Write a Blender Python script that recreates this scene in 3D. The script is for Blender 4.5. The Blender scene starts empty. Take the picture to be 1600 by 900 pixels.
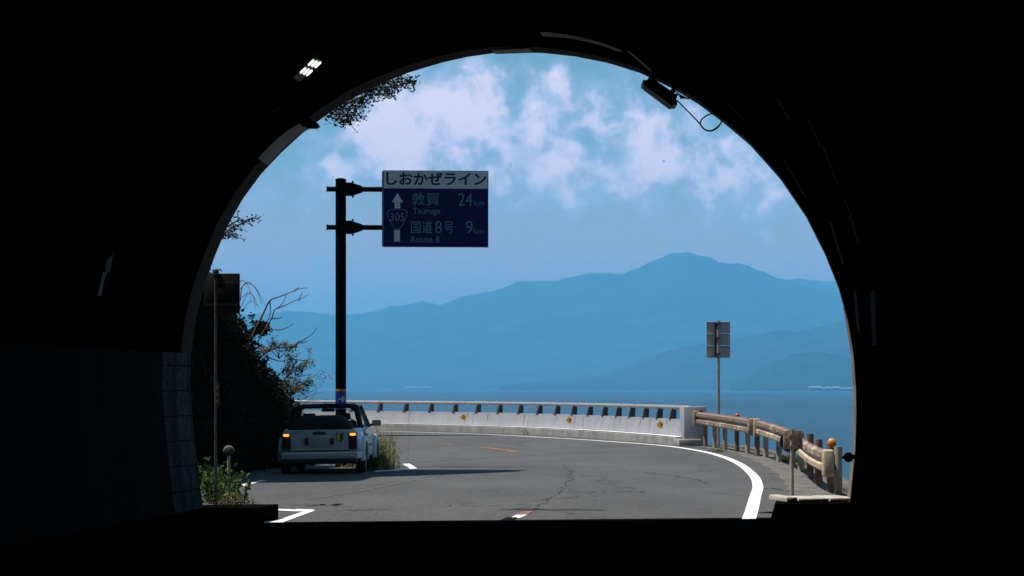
import bpy, bmesh, math, random
from mathutils import Vector, Matrix, noise
C = bpy.context.scene.collection
S = bpy.context.scene
R = random.Random(7)
F = 4200.0            # focal length in photo pixels (1600 wide)
HZ = 605.0            # horizon row
CH = 1.6              # eye height

# ------------------------------------------------------------------ camera
cd = bpy.data.cameras.new('camera'); cam = bpy.data.objects.new('camera', cd); C.objects.link(cam)
cam.location = (0, 0, CH); cam.rotation_euler = (math.radians(90), 0, 0)
cd.sensor_width = 36; cd.lens = 36*F/1600.0
cd.shift_y = (HZ-450)/1600.0
cd.clip_start = 0.05; cd.clip_end = 90000
S.camera = cam

# ------------------------------------------------------------------ light
SUN_EL = math.radians(66)
TRV = Vector((1.0, 0.055))                    # horizontal direction the sunlight travels
t3 = Vector((TRV.x, TRV.y, 0)).normalized()*math.cos(SUN_EL) + Vector((0, 0, -math.sin(SUN_EL)))
sd = bpy.data.lights.new('sun', 'SUN'); sd.energy = 4.2; sd.angle = math.radians(0.5); sd.color = (1, .95, .88)
sun = bpy.data.objects.new('sun', sd); C.objects.link(sun)
sun.rotation_euler = t3.to_track_quat('-Z', 'Y').to_euler()

W = bpy.data.worlds.new('World'); S.world = W; W.use_nodes = True
SKY_STRENGTH = 0.05
HAZE_DENSITY = 1.2e-4
HAZE_COLOR = (0.16, 0.58, 0.97, 1)
def build_world():
    nt = W.node_tree; N = nt.nodes; L = nt.links; N.clear()
    out = N.new('ShaderNodeOutputWorld'); bg = N.new('ShaderNodeBackground'); L.new(bg.outputs[0], out.inputs[0])
    bg.inputs[1].default_value = SKY_STRENGTH
    sky = N.new('ShaderNodeTexSky'); sky.sky_type = 'NISHITA'; sky.sun_disc = False
    sky.sun_elevation = SUN_EL; sky.sun_rotation = math.atan2(-TRV.x, -TRV.y)
    sky.air_density = 1.0; sky.dust_density = 0.4; sky.ozone_density = 2.0
    tc = N.new('ShaderNodeTexCoord')
    sep = N.new('ShaderNodeSeparateXYZ'); L.new(tc.outputs['Generated'], sep.inputs[0])
    def M(op, a, b=None):
        n = N.new('ShaderNodeMath'); n.operation = op
        for i, v in enumerate((a, b)):
            if v is None: continue
            if isinstance(v, (int, float)): n.inputs[i].default_value = v
            else: L.new(v, n.inputs[i])
        return n.outputs[0]
    yy = M('MAXIMUM', M('ABSOLUTE', sep.outputs[1]), 0.25)
    u = M('MULTIPLY', M('DIVIDE', sep.outputs[0], yy), 4.2)
    v = M('MULTIPLY', M('DIVIDE', sep.outputs[2], yy), 4.2)
    cmb = N.new('ShaderNodeCombineXYZ'); L.new(u, cmb.inputs[0]); L.new(v, cmb.inputs[1])
    q = cmb.outputs[0]
    def noise_(scale, detail, rough, vec, seed):
        mp = N.new('ShaderNodeMapping'); mp.inputs['Location'].default_value = seed; L.new(vec, mp.inputs[0])
        n = N.new('ShaderNodeTexNoise'); n.inputs['Scale'].default_value = scale; n.inputs['Detail'].default_value = detail
        n.inputs['Roughness'].default_value = rough; L.new(mp.outputs[0], n.inputs[0]); return n
    # warp
    wn = noise_(7, 5, .6, q, (3, 1, 0))
    sb = N.new('ShaderNodeVectorMath'); sb.operation = 'SUBTRACT'; L.new(wn.outputs['Color'], sb.inputs[0]); sb.inputs[1].default_value = (.5, .5, .5)
    sc = N.new('ShaderNodeVectorMath'); sc.operation = 'SCALE'; L.new(sb.outputs[0], sc.inputs[0]); sc.inputs['Scale'].default_value = .05
    ad = N.new('ShaderNodeVectorMath'); ad.operation = 'ADD'; L.new(q, ad.inputs[0]); L.new(sc.outputs[0], ad.inputs[1])
    qw = ad.outputs[0]
    def blobs(lst):
        tot = None
        for (x, y, rx, ry, a) in lst:
            s1 = N.new('ShaderNodeVectorMath'); s1.operation = 'SUBTRACT'; L.new(qw, s1.inputs[0]); s1.inputs[1].default_value = ((x-800)/1000, (HZ-y)/1000, 0)
            s2 = N.new('ShaderNodeVectorMath'); s2.operation = 'MULTIPLY'; L.new(s1.outputs[0], s2.inputs[0]); s2.inputs[1].default_value = (1000/rx, 1000/ry, 0)
            s3 = N.new('ShaderNodeVectorMath'); s3.operation = 'DOT_PRODUCT'; L.new(s2.outputs[0], s3.inputs[0]); L.new(s2.outputs[0], s3.inputs[1])
            e = M('MULTIPLY', M('POWER', 2.71828, M('MULTIPLY', s3.outputs['Value'], -1)), a)
            tot = e if tot is None else M('ADD', tot, e)
        return tot
    bright = blobs([(668,135,42,58,1),(600,205,40,60,.85),(640,235,34,40,.7),(770,180,75,42,.8),(720,165,40,40,.6),(752,102,30,32,1.1),(806,98,22,26,.9),(835,140,22,46,.9),
        (873,118,24,30,1.15),(880,178,24,60,.95),(930,152,58,26,.9),(1010,205,48,40,1.05),(955,258,30,20,.9),(850,264,52,18,.85),(822,245,30,14,.7),(888,242,30,16,.8),
        (542,266,40,17,.9),(1045,262,44,26,.9),(1140,225,55,45,.7),(1080,165,45,24,.9),(625,265,36,26,.7),(1200,260,40,22,.5),(560,215,40,30,.5),(985,180,30,20,.8)])
    broad = blobs([(700,225,190,95,.75),(1040,235,210,72,.85),(600,190,90,90,.55),(840,200,110,70,.3),(860,320,380,40,.25),(1210,330,150,45,.45),(470,290,120,40,.4),(1150,290,140,60,.5),(760,300,250,40,.35)])
    f1 = noise_(16, 12, .58, qw, (1.7, 4.1, 0)).outputs['Fac']
    f2 = noise_(7, 9, .6, qw, (7.7, 2.1, 0)).outputs['Fac']
    # one cloud body: soft alpha from the density, brighter where it is dense
    f3 = noise_(34, 8, .6, qw, (2.2, 9.1, 0)).outputs['Fac']
    d = M('ADD', M('ADD', M('MULTIPLY', bright, .62), M('MULTIPLY', broad, .75)), M('ADD', M('MULTIPLY', M('SUBTRACT', f1, .5), 2.6), M('MULTIPLY', M('SUBTRACT', f2, .5), 1.4)))
    mr2 = N.new('ShaderNodeMapRange'); mr2.interpolation_type = 'SMOOTHSTEP'; L.new(d, mr2.inputs[0])
    mr2.inputs[1].default_value = .10; mr2.inputs[2].default_value = 1.0; mr2.inputs[3].default_value = 0; mr2.inputs[4].default_value = .78
    d2 = M('ADD', d, M('MULTIPLY', M('SUBTRACT', f3, .5), 1.6))
    mr = N.new('ShaderNodeMapRange'); mr.interpolation_type = 'SMOOTHSTEP'; L.new(d2, mr.inputs[0])
    mr.inputs[1].default_value = .56; mr.inputs[2].default_value = 1.42; mr.inputs[3].default_value = 0; mr.inputs[4].default_value = .85
    k = 1/SKY_STRENGTH
    tint = N.new('ShaderNodeMix'); tint.data_type = 'RGBA'; tint.blend_type = 'MULTIPLY'; tint.inputs[0].default_value = 1
    L.new(sky.outputs[0], tint.inputs[6]); tint.inputs[7].default_value = (.9, 1.08, 1.0, 1)
    m1 = N.new('ShaderNodeMix'); m1.data_type = 'RGBA'; L.new(mr2.outputs[0], m1.inputs[0])
    hv = N.new('ShaderNodeMapRange'); hv.interpolation_type = 'SMOOTHSTEP'; L.new(v, hv.inputs[0]); hv.inputs[1].default_value = .40; hv.inputs[2].default_value = .10; hv.inputs[4].default_value = .9
    m0 = N.new('ShaderNodeMix'); m0.data_type = 'RGBA'; L.new(hv.outputs[0], m0.inputs[0]); L.new(tint.outputs[2], m0.inputs[6]); m0.inputs[7].default_value = (.80*k, .47*k, .43*k, 1)
    L.new(m0.outputs[2], m1.inputs[6]); m1.inputs[7].default_value = (.43*k, .47*k, .64*k, 1)
    m2 = N.new('ShaderNodeMix'); m2.data_type = 'RGBA'; L.new(mr.outputs[0], m2.inputs[0]); L.new(m1.outputs[2], m2.inputs[6]); m2.inputs[7].default_value = (1.0*k, .78*k, .86*k, 1)
    L.new(m2.outputs[2], bg.inputs[0])
build_world()

S.view_settings.view_transform = 'Standard'; S.view_settings.look = 'None'
S.view_settings.exposure = 0.6; S.view_settings.gamma = 1; S.view_settings.use_curve_mapping = False
S.render.engine = 'CYCLES'
S.cycles.use_denoising = True
S.cycles.max_bounces = 6; S.cycles.volume_bounces = 1; S.cycles.diffuse_bounces = 3; S.cycles.glossy_bounces = 3
S.cycles.caustics_reflective = False; S.cycles.caustics_refractive = False
S.cycles.sample_clamp_indirect = 5

# ------------------------------------------------------------------ helpers
def P(x, y, D): return Vector(((x-800)/F*D, D, CH-(y-HZ)/F*D))        # photo pixel at a known distance
def G(x, y, z=0.0):                                                   # photo pixel on level ground
    D = (CH-z)*F/(y-HZ); return Vector(((x-800)/F*D, D, z))

def material(name, c1, c2=None, scale=3.0, rough=.7, bump=0, bscale=None, metal=0, spec=.3, coords='Object', emit=None, estr=0, contrast=(.35, .65), detail=6, coat=0):
    m = bpy.data.materials.new(name); m.use_nodes = True; nt = m.node_tree; N = nt.nodes; L = nt.links
    b = N['Principled BSDF']; b.inputs['Roughness'].default_value = rough; b.inputs['Metallic'].default_value = metal
    b.inputs['Specular IOR Level'].default_value = spec; b.inputs['Coat Weight'].default_value = coat
    b.inputs['Base Color'].default_value = (*c1, 1)
    tc = N.new('ShaderNodeTexCoord')
    if c2:
        n = N.new('ShaderNodeTexNoise'); n.inputs['Scale'].default_value = scale; n.inputs['Detail'].default_value = detail; n.inputs['Roughness'].default_value = .6
        L.new(tc.outputs[coords], n.inputs[0])
        mr = N.new('ShaderNodeMapRange'); L.new(n.outputs['Fac'], mr.inputs[0]); mr.inputs[1].default_value, mr.inputs[2].default_value = contrast
        mx = N.new('ShaderNodeMix'); mx.data_type = 'RGBA'; L.new(mr.outputs[0], mx.inputs[0]); mx.inputs[6].default_value = (*c1, 1); mx.inputs[7].default_value = (*c2, 1)
        L.new(mx.outputs[2], b.inputs['Base Color'])
    if bump:
        n2 = N.new('ShaderNodeTexNoise'); n2.inputs['Scale'].default_value = bscale or scale*6; n2.inputs['Detail'].default_value = 5
        L.new(tc.outputs[coords], n2.inputs[0])
        bp = N.new('ShaderNodeBump'); bp.inputs['Strength'].default_value = bump; bp.inputs['Distance'].default_value = .02
        L.new(n2.outputs['Fac'], bp.inputs['Height']); L.new(bp.outputs[0], b.inputs['Normal'])
    if emit:
        b.inputs['Emission Color'].default_value = (*emit, 1); b.inputs['Emission Strength'].default_value = estr
    return m

class MB:
    """collects shapes given in world (or local, origin 0) coordinates and links them as one mesh"""
    def __init__(s, origin=(0, 0, 0)): s.v = []; s.f = []; s.o = Vector(origin); s.uv = None; s.mi = []; s.cur = 0
    def add(s, vs, fs):
        n = len(s.v); s.v += [Vector(p) for p in vs]; s.f += [tuple(i+n for i in f) for f in fs]; s.mi += [s.cur]*len(fs)
    def box(s, c, d, rz=0, M=None):
        c = Vector(c); h = Vector(d)/2; rot = Matrix.Rotation(rz, 3, 'Z') if M is None else M
        vs = [c + rot @ Vector((h.x*a, h.y*b, h.z*e)) for e in (-1, 1) for a, b in ((-1,-1),(1,-1),(1,1),(-1,1))]
        s.add(vs, [(3,2,1,0),(4,5,6,7),(0,1,5,4),(1,2,6,5),(2,3,7,6),(3,0,4,7)])
    def bbox(s, c, d, bev=.01, rz=0, M=None, seg=2):        # bevelled box
        bm = bmesh.new(); bmesh.ops.create_cube(bm, size=1)
        for v in bm.verts: v.co = Vector((v.co.x*d[0], v.co.y*d[1], v.co.z*d[2]))
        bmesh.ops.bevel(bm, geom=bm.edges[:], offset=bev, segments=seg, affect='EDGES', profile=.5)
        rot = Matrix.Rotation(rz, 3, 'Z') if M is None else M
        bm.verts.index_update()
        s.add([Vector(c)+rot @ v.co for v in bm.verts], [tuple(v.index for v in f.verts) for f in bm.faces]); bm.free()
    def tube(s, pts, rad, n=8, cap=True):
        pts = [Vector(p) for p in pts]
        if isinstance(rad, (int, float)): rad = [rad]*len(pts)
        vs = []; up = None
        for i, p in enumerate(pts):
            d = (pts[min(i+1, len(pts)-1)] - pts[max(i-1, 0)]).normalized()
            if up is None: up = Vector((0,0,1)) if abs(d.z) < .9 else Vector((1,0,0))
            a = d.cross(up)
            if a.length < 1e-4: a = d.cross(Vector((.3,1,.2)))
            a.normalize(); b = a.cross(d).normalized(); up = b
            for k in range(n):
                t = 2*math.pi*k/n; vs.append(p + a*math.cos(t)*rad[i] + b*math.sin(t)*rad[i])
        fs = [(i*n+k, i*n+(k+1) % n, (i+1)*n+(k+1) % n, (i+1)*n+k) for i in range(len(pts)-1) for k in range(n)]
        if cap: fs += [tuple(range(n))[::-1], tuple((len(pts)-1)*n+k for k in range(n))]
        s.add(vs, fs)
    def lathe(s, c, axis, prof, n=24):      # prof: (radius, distance along the axis)
        axis = Vector(axis).normalized(); a = axis.cross(Vector((0,0,1)) if abs(axis.z) < .9 else Vector((1,0,0))).normalized(); b = axis.cross(a)
        vs = [Vector(c)+axis*h+(a*math.cos(2*math.pi*k/n)+b*math.sin(2*math.pi*k/n))*max(r, 1e-4) for r, h in prof for k in range(n)]
        fs = [(i*n+k, i*n+(k+1) % n, (i+1)*n+(k+1) % n, (i+1)*n+k) for i in range(len(prof)-1) for k in range(n)]
        fs += [tuple(range(n))[::-1], tuple((len(prof)-1)*n+k for k in range(n))]
        s.add(vs, fs)
    def sweep(s, prof, path, cap=True, closed=True):     # prof: (outward to the left of travel, up)
        path = [Vector(p) for p in path]; n = len(prof); vs = []
        for i, p in enumerate(path):
            d = (path[min(i+1, len(path)-1)]-path[max(i-1, 0)]); d.z = 0; d.normalize(); l = Vector((-d.y, d.x, 0))
            vs += [p + l*a + Vector((0,0,h)) for a, h in prof]
        m = n if closed else n-1
        fs = [(i*n+k, i*n+(k+1) % n, (i+1)*n+(k+1) % n, (i+1)*n+k) for i in range(len(path)-1) for k in range(m)]
        if cap and closed: fs += [tuple(range(n))[::-1], tuple((len(path)-1)*n+k for k in range(n))]
        s.add(vs, fs)
    def prism(s, poly, off):                 # poly: 3D outline; off: extrusion vector
        n = len(poly); off = Vector(off)
        s.add([Vector(p) for p in poly]+[Vector(p)+off for p in poly], [tuple(range(n)), tuple(range(n, 2*n))[::-1]]+[(i, i+n, (i+1) % n+n, (i+1) % n) for i in range(n)])
    def poly(s, pts): s.add(pts, [tuple(range(len(pts)))])
    def build(s, name, mats, parent=None, smooth=False, fix=True):
        me = bpy.data.meshes.new(name); me.from_pydata([p-s.o for p in s.v], [], s.f)
        if not isinstance(mats, (list, tuple)): mats = [mats]
        for m in mats: me.materials.append(m)
        if len(mats) > 1: me.polygons.foreach_set('material_index', s.mi)
        if s.uv: 
            ul = me.uv_layers.new(name='UVMap')
            for li, l in enumerate(me.loops): ul.data[li].uv = s.uv[l.vertex_index]
        if fix and len(s.f) < 6000:
            bm = bmesh.new(); bm.from_mesh(me); bmesh.ops.recalc_face_normals(bm, faces=bm.faces[:]); bm.to_mesh(me); bm.free()
        if smooth:
            me.polygons.foreach_set('use_smooth', [True]*len(me.polygons))
            if smooth != 'all': me.set_sharp_from_angle(angle=math.radians(35))
        me.update()
        o = bpy.data.objects.new(name, me); C.objects.link(o)
        if parent: o.parent = parent
        else: o.location = s.o
        return o
def tag(o, label=None, cat=None, group=None, kind=None):
    if label: o['label'] = label
    if cat: o['category'] = cat
    if group: o['group'] = group
    if kind: o['kind'] = kind
    return o
def thing(name, loc, label, cat, group=None, rz=0):
    o = bpy.data.objects.new(name, None); o.empty_display_size = .2; C.objects.link(o); o.location = loc; o.rotation_euler = (0,0,rz)
    return tag(o, label, cat, group)
def copy_tree(o, parent=None):
    c = o.copy(); C.objects.link(c)
    if parent: c.parent = parent
    for ch in list(o.children): copy_tree(ch, c)
    return c
def text_mesh(body, w, h, bold=0, extrude=.0015):
    """flat lettering fitted into a w x h box, local x right, z up, facing -y"""
    cu = bpy.data.curves.new('lettering', 'FONT'); cu.body = body; cu.offset = bold; cu.resolution_u = 3; cu.extrude = 0.0
    ob = bpy.data.objects.new('lettering', cu); C.objects.link(ob); bpy.context.view_layer.update()
    me = bpy.data.meshes.new_from_object(ob.evaluated_get(bpy.context.evaluated_depsgraph_get()))
    vs = [v.co.copy() for v in me.vertices]; fs = [tuple(p.vertices) for p in me.polygons]
    bpy.data.objects.remove(ob); bpy.data.meshes.remove(me); bpy.data.curves.remove(cu)
    x0, x1 = min(v.x for v in vs), max(v.x for v in vs); y0, y1 = min(v.y for v in vs), max(v.y for v in vs)
    return [Vector(((v.x-x0)/(x1-x0)*w, 0, (v.y-y0)/(y1-y0)*h)) for v in vs], fs
def smooth_path(pts, n=8):
    pts = [Vector(p) for p in pts]; out = []
    for i in range(len(pts)-1):
        p0 = pts[max(i-1,0)]; p1 = pts[i]; p2 = pts[i+1]; p3 = pts[min(i+2,len(pts)-1)]
        for k in range(n):
            t = k/n; out.append(.5*((2*p1)+(p2-p0)*t+(2*p0-5*p1+4*p2-p3)*t*t+(3*p1-p0-3*p2+p3)*t**3))
    out.append(pts[-1]); return out
def ribbon(path, width, z, mb, taper=None):
    path = [Vector(p) for p in path]; vs = []
    for i, p in enumerate(path):
        d = path[min(i+1,len(path)-1)]-path[max(i-1,0)]; d.z = 0; d.normalize(); l = Vector((-d.y,d.x,0))
        w = width if not callable(width) else width(i/(len(path)-1))
        vs += [p+l*w/2+Vector((0,0,z-p.z)), p-l*w/2+Vector((0,0,z-p.z))]
    mb.add(vs, [(2*i,2*i+1,2*i+3,2*i+2) for i in range(len(path)-1)])
def at_length(path, s):
    for a, b in zip(path, path[1:]):
        l = (b-a).length
        if s <= l or b is path[-1]: return a.lerp(b, s/l if l else 0), (b-a).normalized()
        s -= l
def length(path): return sum((b-a).length for a, b in zip(path, path[1:]))

# ------------------------------------------------------------------ materials
def asphalt():
    m = bpy.data.materials.new('asphalt'); m.use_nodes = True; N = m.node_tree.nodes; L = m.node_tree.links; b = N['Principled BSDF']
    b.inputs['Roughness'].default_value = .9; b.inputs['Specular IOR Level'].default_value = .25
    tc = N.new('ShaderNodeTexCoord')
    def nz(s, d, r=.6, sc=(1,1,1)):
        mp = N.new('ShaderNodeMapping'); mp.inputs['Scale'].default_value = sc; L.new(tc.outputs['Object'], mp.inputs[0])
        n = N.new('ShaderNodeTexNoise'); n.inputs['Scale'].default_value = s; n.inputs['Detail'].default_value = d; n.inputs['Roughness'].default_value = r; L.new(mp.outputs[0], n.inputs[0]); return n.outputs['Fac']
    def mixc(f, a, c, lo, hi):
        mr = N.new('ShaderNodeMapRange'); L.new(f, mr.inputs[0]); mr.inputs[1].default_value = lo; mr.inputs[2].default_value = hi
        x = N.new('ShaderNodeMix'); x.data_type = 'RGBA'; L.new(mr.outputs[0], x.inputs[0])
        for i, k in ((6,a),(7,c)):
            if isinstance(k, tuple): x.inputs[i].default_value = (*k,1)
            else: L.new(k, x.inputs[i])
        return x.outputs[2]
    base = mixc(nz(.35, 6, .65, (1,.3,1)), (.056,.055,.056), (.092,.090,.089), .36, .64)
    grain = mixc(nz(16, 4, .85, (1,.22,1)), (.02,.02,.021), (.16,.157,.155), .3, .7)
    x = N.new('ShaderNodeMix'); x.data_type = 'RGBA'; x.inputs[0].default_value = .38; L.new(base, x.inputs[6]); L.new(grain, x.inputs[7])
    # cracks
    vz = N.new('ShaderNodeTexVoronoi'); vz.feature = 'DISTANCE_TO_EDGE'; vz.inputs['Scale'].default_value = .16
    wn = N.new('ShaderNodeTexNoise'); wn.inputs['Scale'].default_value = 1.2; wn.inputs['Detail'].default_value = 6; L.new(tc.outputs['Object'], wn.inputs[0])
    va = N.new('ShaderNodeVectorMath'); va.operation = 'MULTIPLY_ADD'; L.new(wn.outputs['Color'], va.inputs[0]); va.inputs[1].default_value = (1.6,1.6,0); L.new(tc.outputs['Object'], va.inputs[2])
    L.new(va.outputs[0], vz.inputs['Vector'])
    mr = N.new('ShaderNodeMapRange'); L.new(vz.outputs['Distance'], mr.inputs[0]); mr.inputs[1].default_value = .003; mr.inputs[2].default_value = .010; mr.inputs[3].default_value = .55; mr.inputs[4].default_value = 0
    y = N.new('ShaderNodeMix'); y.data_type = 'RGBA'; L.new(mr.outputs[0], y.inputs[0]); L.new(x.outputs[2], y.inputs[6]); y.inputs[7].default_value = (.03,.03,.03,1)
    L.new(y.outputs[2], b.inputs['Base Color'])
    bp = N.new('ShaderNodeBump'); bp.inputs['Strength'].default_value = .5; bp.inputs['Distance'].default_value = .01; L.new(nz(60,2), bp.inputs['Height']); L.new(bp.outputs[0], b.inputs['Normal'])
    return m
M_ASPH = asphalt()
M_ASPH2 = material('shade_dark_asphalt', (.004,.004,.0043), (.007,.007,.007), 6, 1, spec=0)  # asphalt dropped to near black; the tunnel's shade is in the colour
M_LINESHADE = material('shade_dark_road_paint', (.016,.018,.022), (.008,.009,.011), 5, 1, spec=0)  # line paint darkened to carry the shade inside the tunnel
M_WHITE = material('road_paint', (.80,.80,.80), (.62,.62,.61), 9, .8, contrast=(.45,.85))
M_ORANGE = material('orange_road_paint', (.50,.17,.05), (.12,.10,.085), 5, .8, contrast=(.38,.58))
M_SEAM = material('tar_seam', (.13,.13,.13), (.09,.09,.09), 5, .9)
M_VERGE = material('gritty_concrete', (.17,.155,.14), (.075,.07,.065), 2.2, .95, bump=.5, bscale=40)
M_CONC = material('white_painted_concrete', (.31,.315,.345), (.23,.23,.245), 1.6, .85, bump=.15, bscale=30, contrast=(.35,.8))
M_CONC2 = material('grey_concrete', (.33,.33,.32), (.20,.195,.18), 1.8, .9, bump=.3, bscale=30)
M_STAIN = material('rust_stained_concrete', (.13,.10,.08), (.07,.05,.035), 4, .9)
M_KERB = material('pale_kerb_concrete', (.50,.48,.43), (.36,.33,.28), 4, .9, bump=.3, bscale=40)
M_GALV = material('galvanised_steel', (.36,.35,.34), (.25,.24,.23), 8, .55, metal=.3)
M_DARKSTEEL = material('weathered_dark_steel', (.08,.075,.07), (.045,.04,.035), 9, .6, metal=.2)
M_POLE = material('dark_brown_painted_steel', (.0035,.003,.0025), (.007,.005,.0035), 5, .8, spec=.02)
M_BEIGE = material('beige_painted_steel', (.50,.41,.29), (.26,.15,.08), 5, .6, contrast=(.52,.72), bump=.1)
M_BEIGE2 = material('rusting_beige_steel', (.40,.31,.22), (.13,.065,.035), 3.5, .75, contrast=(.42,.62), bump=.15)
M_RUSTY = material('rust_brown_steel', (.15,.085,.055), (.27,.19,.14), 4, .8, contrast=(.4,.7))
M_POST = material('weathered_post_steel', (.36,.31,.25), (.20,.12,.08), 4, .7, contrast=(.48,.7))
M_BLACK = material('black_rubber', (.012,.012,.012), (.02,.02,.02), 10, .8, spec=.2)
M_BLACKPL = material('black_plastic', (.018,.018,.018), (.03,.03,.03), 10, .5)
M_AMBER = material('amber_reflector', (.75,.24,.02), (.6,.17,.01), 12, .3, spec=.5)
M_REDOR = material('red_orange_reflector', (.55,.10,.02), (.4,.07,.01), 12, .3, spec=.5)
M_YEL = material('yellow_reflector', (.75,.36,.03), (.6,.28,.02), 12, .35)
M_YELD = material('dull_yellow_reflector', (.20,.11,.02), (.14,.08,.02), 12, .6)
M_BARK = material('grey_brown_bark', (.10,.075,.055), (.05,.038,.028), 10, .9)
M_TWIG = material('dry_twig_bark', (.13,.10,.075), (.07,.05,.035), 10, .9)
def leafmat(name, a, b_, c):
    m = bpy.data.materials.new(name); m.use_nodes = True; N = m.node_tree.nodes; L = m.node_tree.links; b = N['Principled BSDF']
    g = N.new('ShaderNodeNewGeometry'); r = N.new('ShaderNodeValToRGB'); L.new(g.outputs['Random Per Island'], r.inputs[0])
    r.color_ramp.elements[0].color = (*a,1); r.color_ramp.elements[1].color = (*c,1); e = r.color_ramp.elements.new(.5); e.color = (*b_,1)
    L.new(r.outputs[0], b.inputs['Base Color']); b.inputs['Roughness'].default_value = .7; b.inputs['Specular IOR Level'].default_value = .08
    tr = N.new('ShaderNodeBsdfTranslucent'); L.new(r.outputs[0], tr.inputs[0]); mx = N.new('ShaderNodeMixShader'); mx.inputs[0].default_value = .25
    L.new(b.outputs[0], mx.inputs[1]); L.new(tr.outputs[0], mx.inputs[2]); L.new(mx.outputs[0], N['Material Output'].inputs[0]); return m
M_LEAF = leafmat('green_leaves', (.03,.06,.015), (.06,.11,.025), (.10,.15,.04))
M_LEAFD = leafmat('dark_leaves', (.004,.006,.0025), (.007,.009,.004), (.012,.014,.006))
M_LEAFP = leafmat('dusty_pale_leaves', (.09,.10,.04), (.17,.17,.085), (.27,.25,.15))
M_GRASS = leafmat('dry_grass', (.08,.10,.035), (.16,.16,.07), (.30,.27,.15))
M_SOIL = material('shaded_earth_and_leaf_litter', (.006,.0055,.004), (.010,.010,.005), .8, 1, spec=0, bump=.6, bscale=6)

# ------------------------------------------------------------------ tunnel (in the plane of its mouth, swept back along its axis)
AX = Vector((.11, 1, 0)).normalized()
D0, KS = 32.35, .19            # mouth plane: y = D0 + KS * x
def MP(x, y, back=0):          # photo pixel on the mouth plane
    D = D0/(1-KS*(x-800)/F); return P(x, y, D)
right_px = [(815,82),(850,83),(900,88.5),(950,98.5),(1000,114),(1050,138),(1090,162),(1128,190),(1172,227),(1220,281),(1260,340),(1290,400),(1310,450),(1324,500),(1333,552),(1337,606),(1337.5,650),(1336,700),(1330,760),(1326,800),(1324,840)]
left_px = [(772,83),(730,89),(690,98),(640,113),(600,129),(560,148),(515,176),(475,206),(440,238),(408,272),(380,310),(355,354),(335,402),(318,450),(306,500),(299,552),(298,606),(301,650),(306,700),(313,760),(318,800),(322,840)]
MOUTH = [MP(*p) for p in reversed(left_px)] + [MP(*p) for p in right_px]
def inside_mouth(p):
    # slide p along the tunnel axis to the mouth plane and test it against the profile
    s = (D0 + KS*p.x - p.y)/(AX.y - KS*AX.x); q = p + AX*s
    x, z = q.x, q.z; c = False; n = len(MOUTH)
    for i in range(n):
        a, b = MOUTH[i], MOUTH[i-1]
        if (a.z > z) != (b.z > z) and x < (b.x-a.x)*(z-a.z)/(b.z-a.z)+a.x: c = not c
    return c
def lining(x, y, inset=0.0):   # where the sight line of a photo pixel meets the lining; inset = metres towards the tunnel axis
    lo = 1.5
    D = lo
    while D < 34.5 and inside_mouth(P(x, y, D)): D += .1
    a, b = D-.1, D
    for _ in range(14):
        m = (a+b)/2
        if inside_mouth(P(x, y, m)): a = m
        else: b = m
    p = P(x, y, a)
    if inset:
        s = (D0+KS*p.x-p.y)/(AX.y-KS*AX.x)
        ctr = MP(815, 560) - AX*s; p = p + (ctr-p).normalized()*inset
    return p

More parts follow.
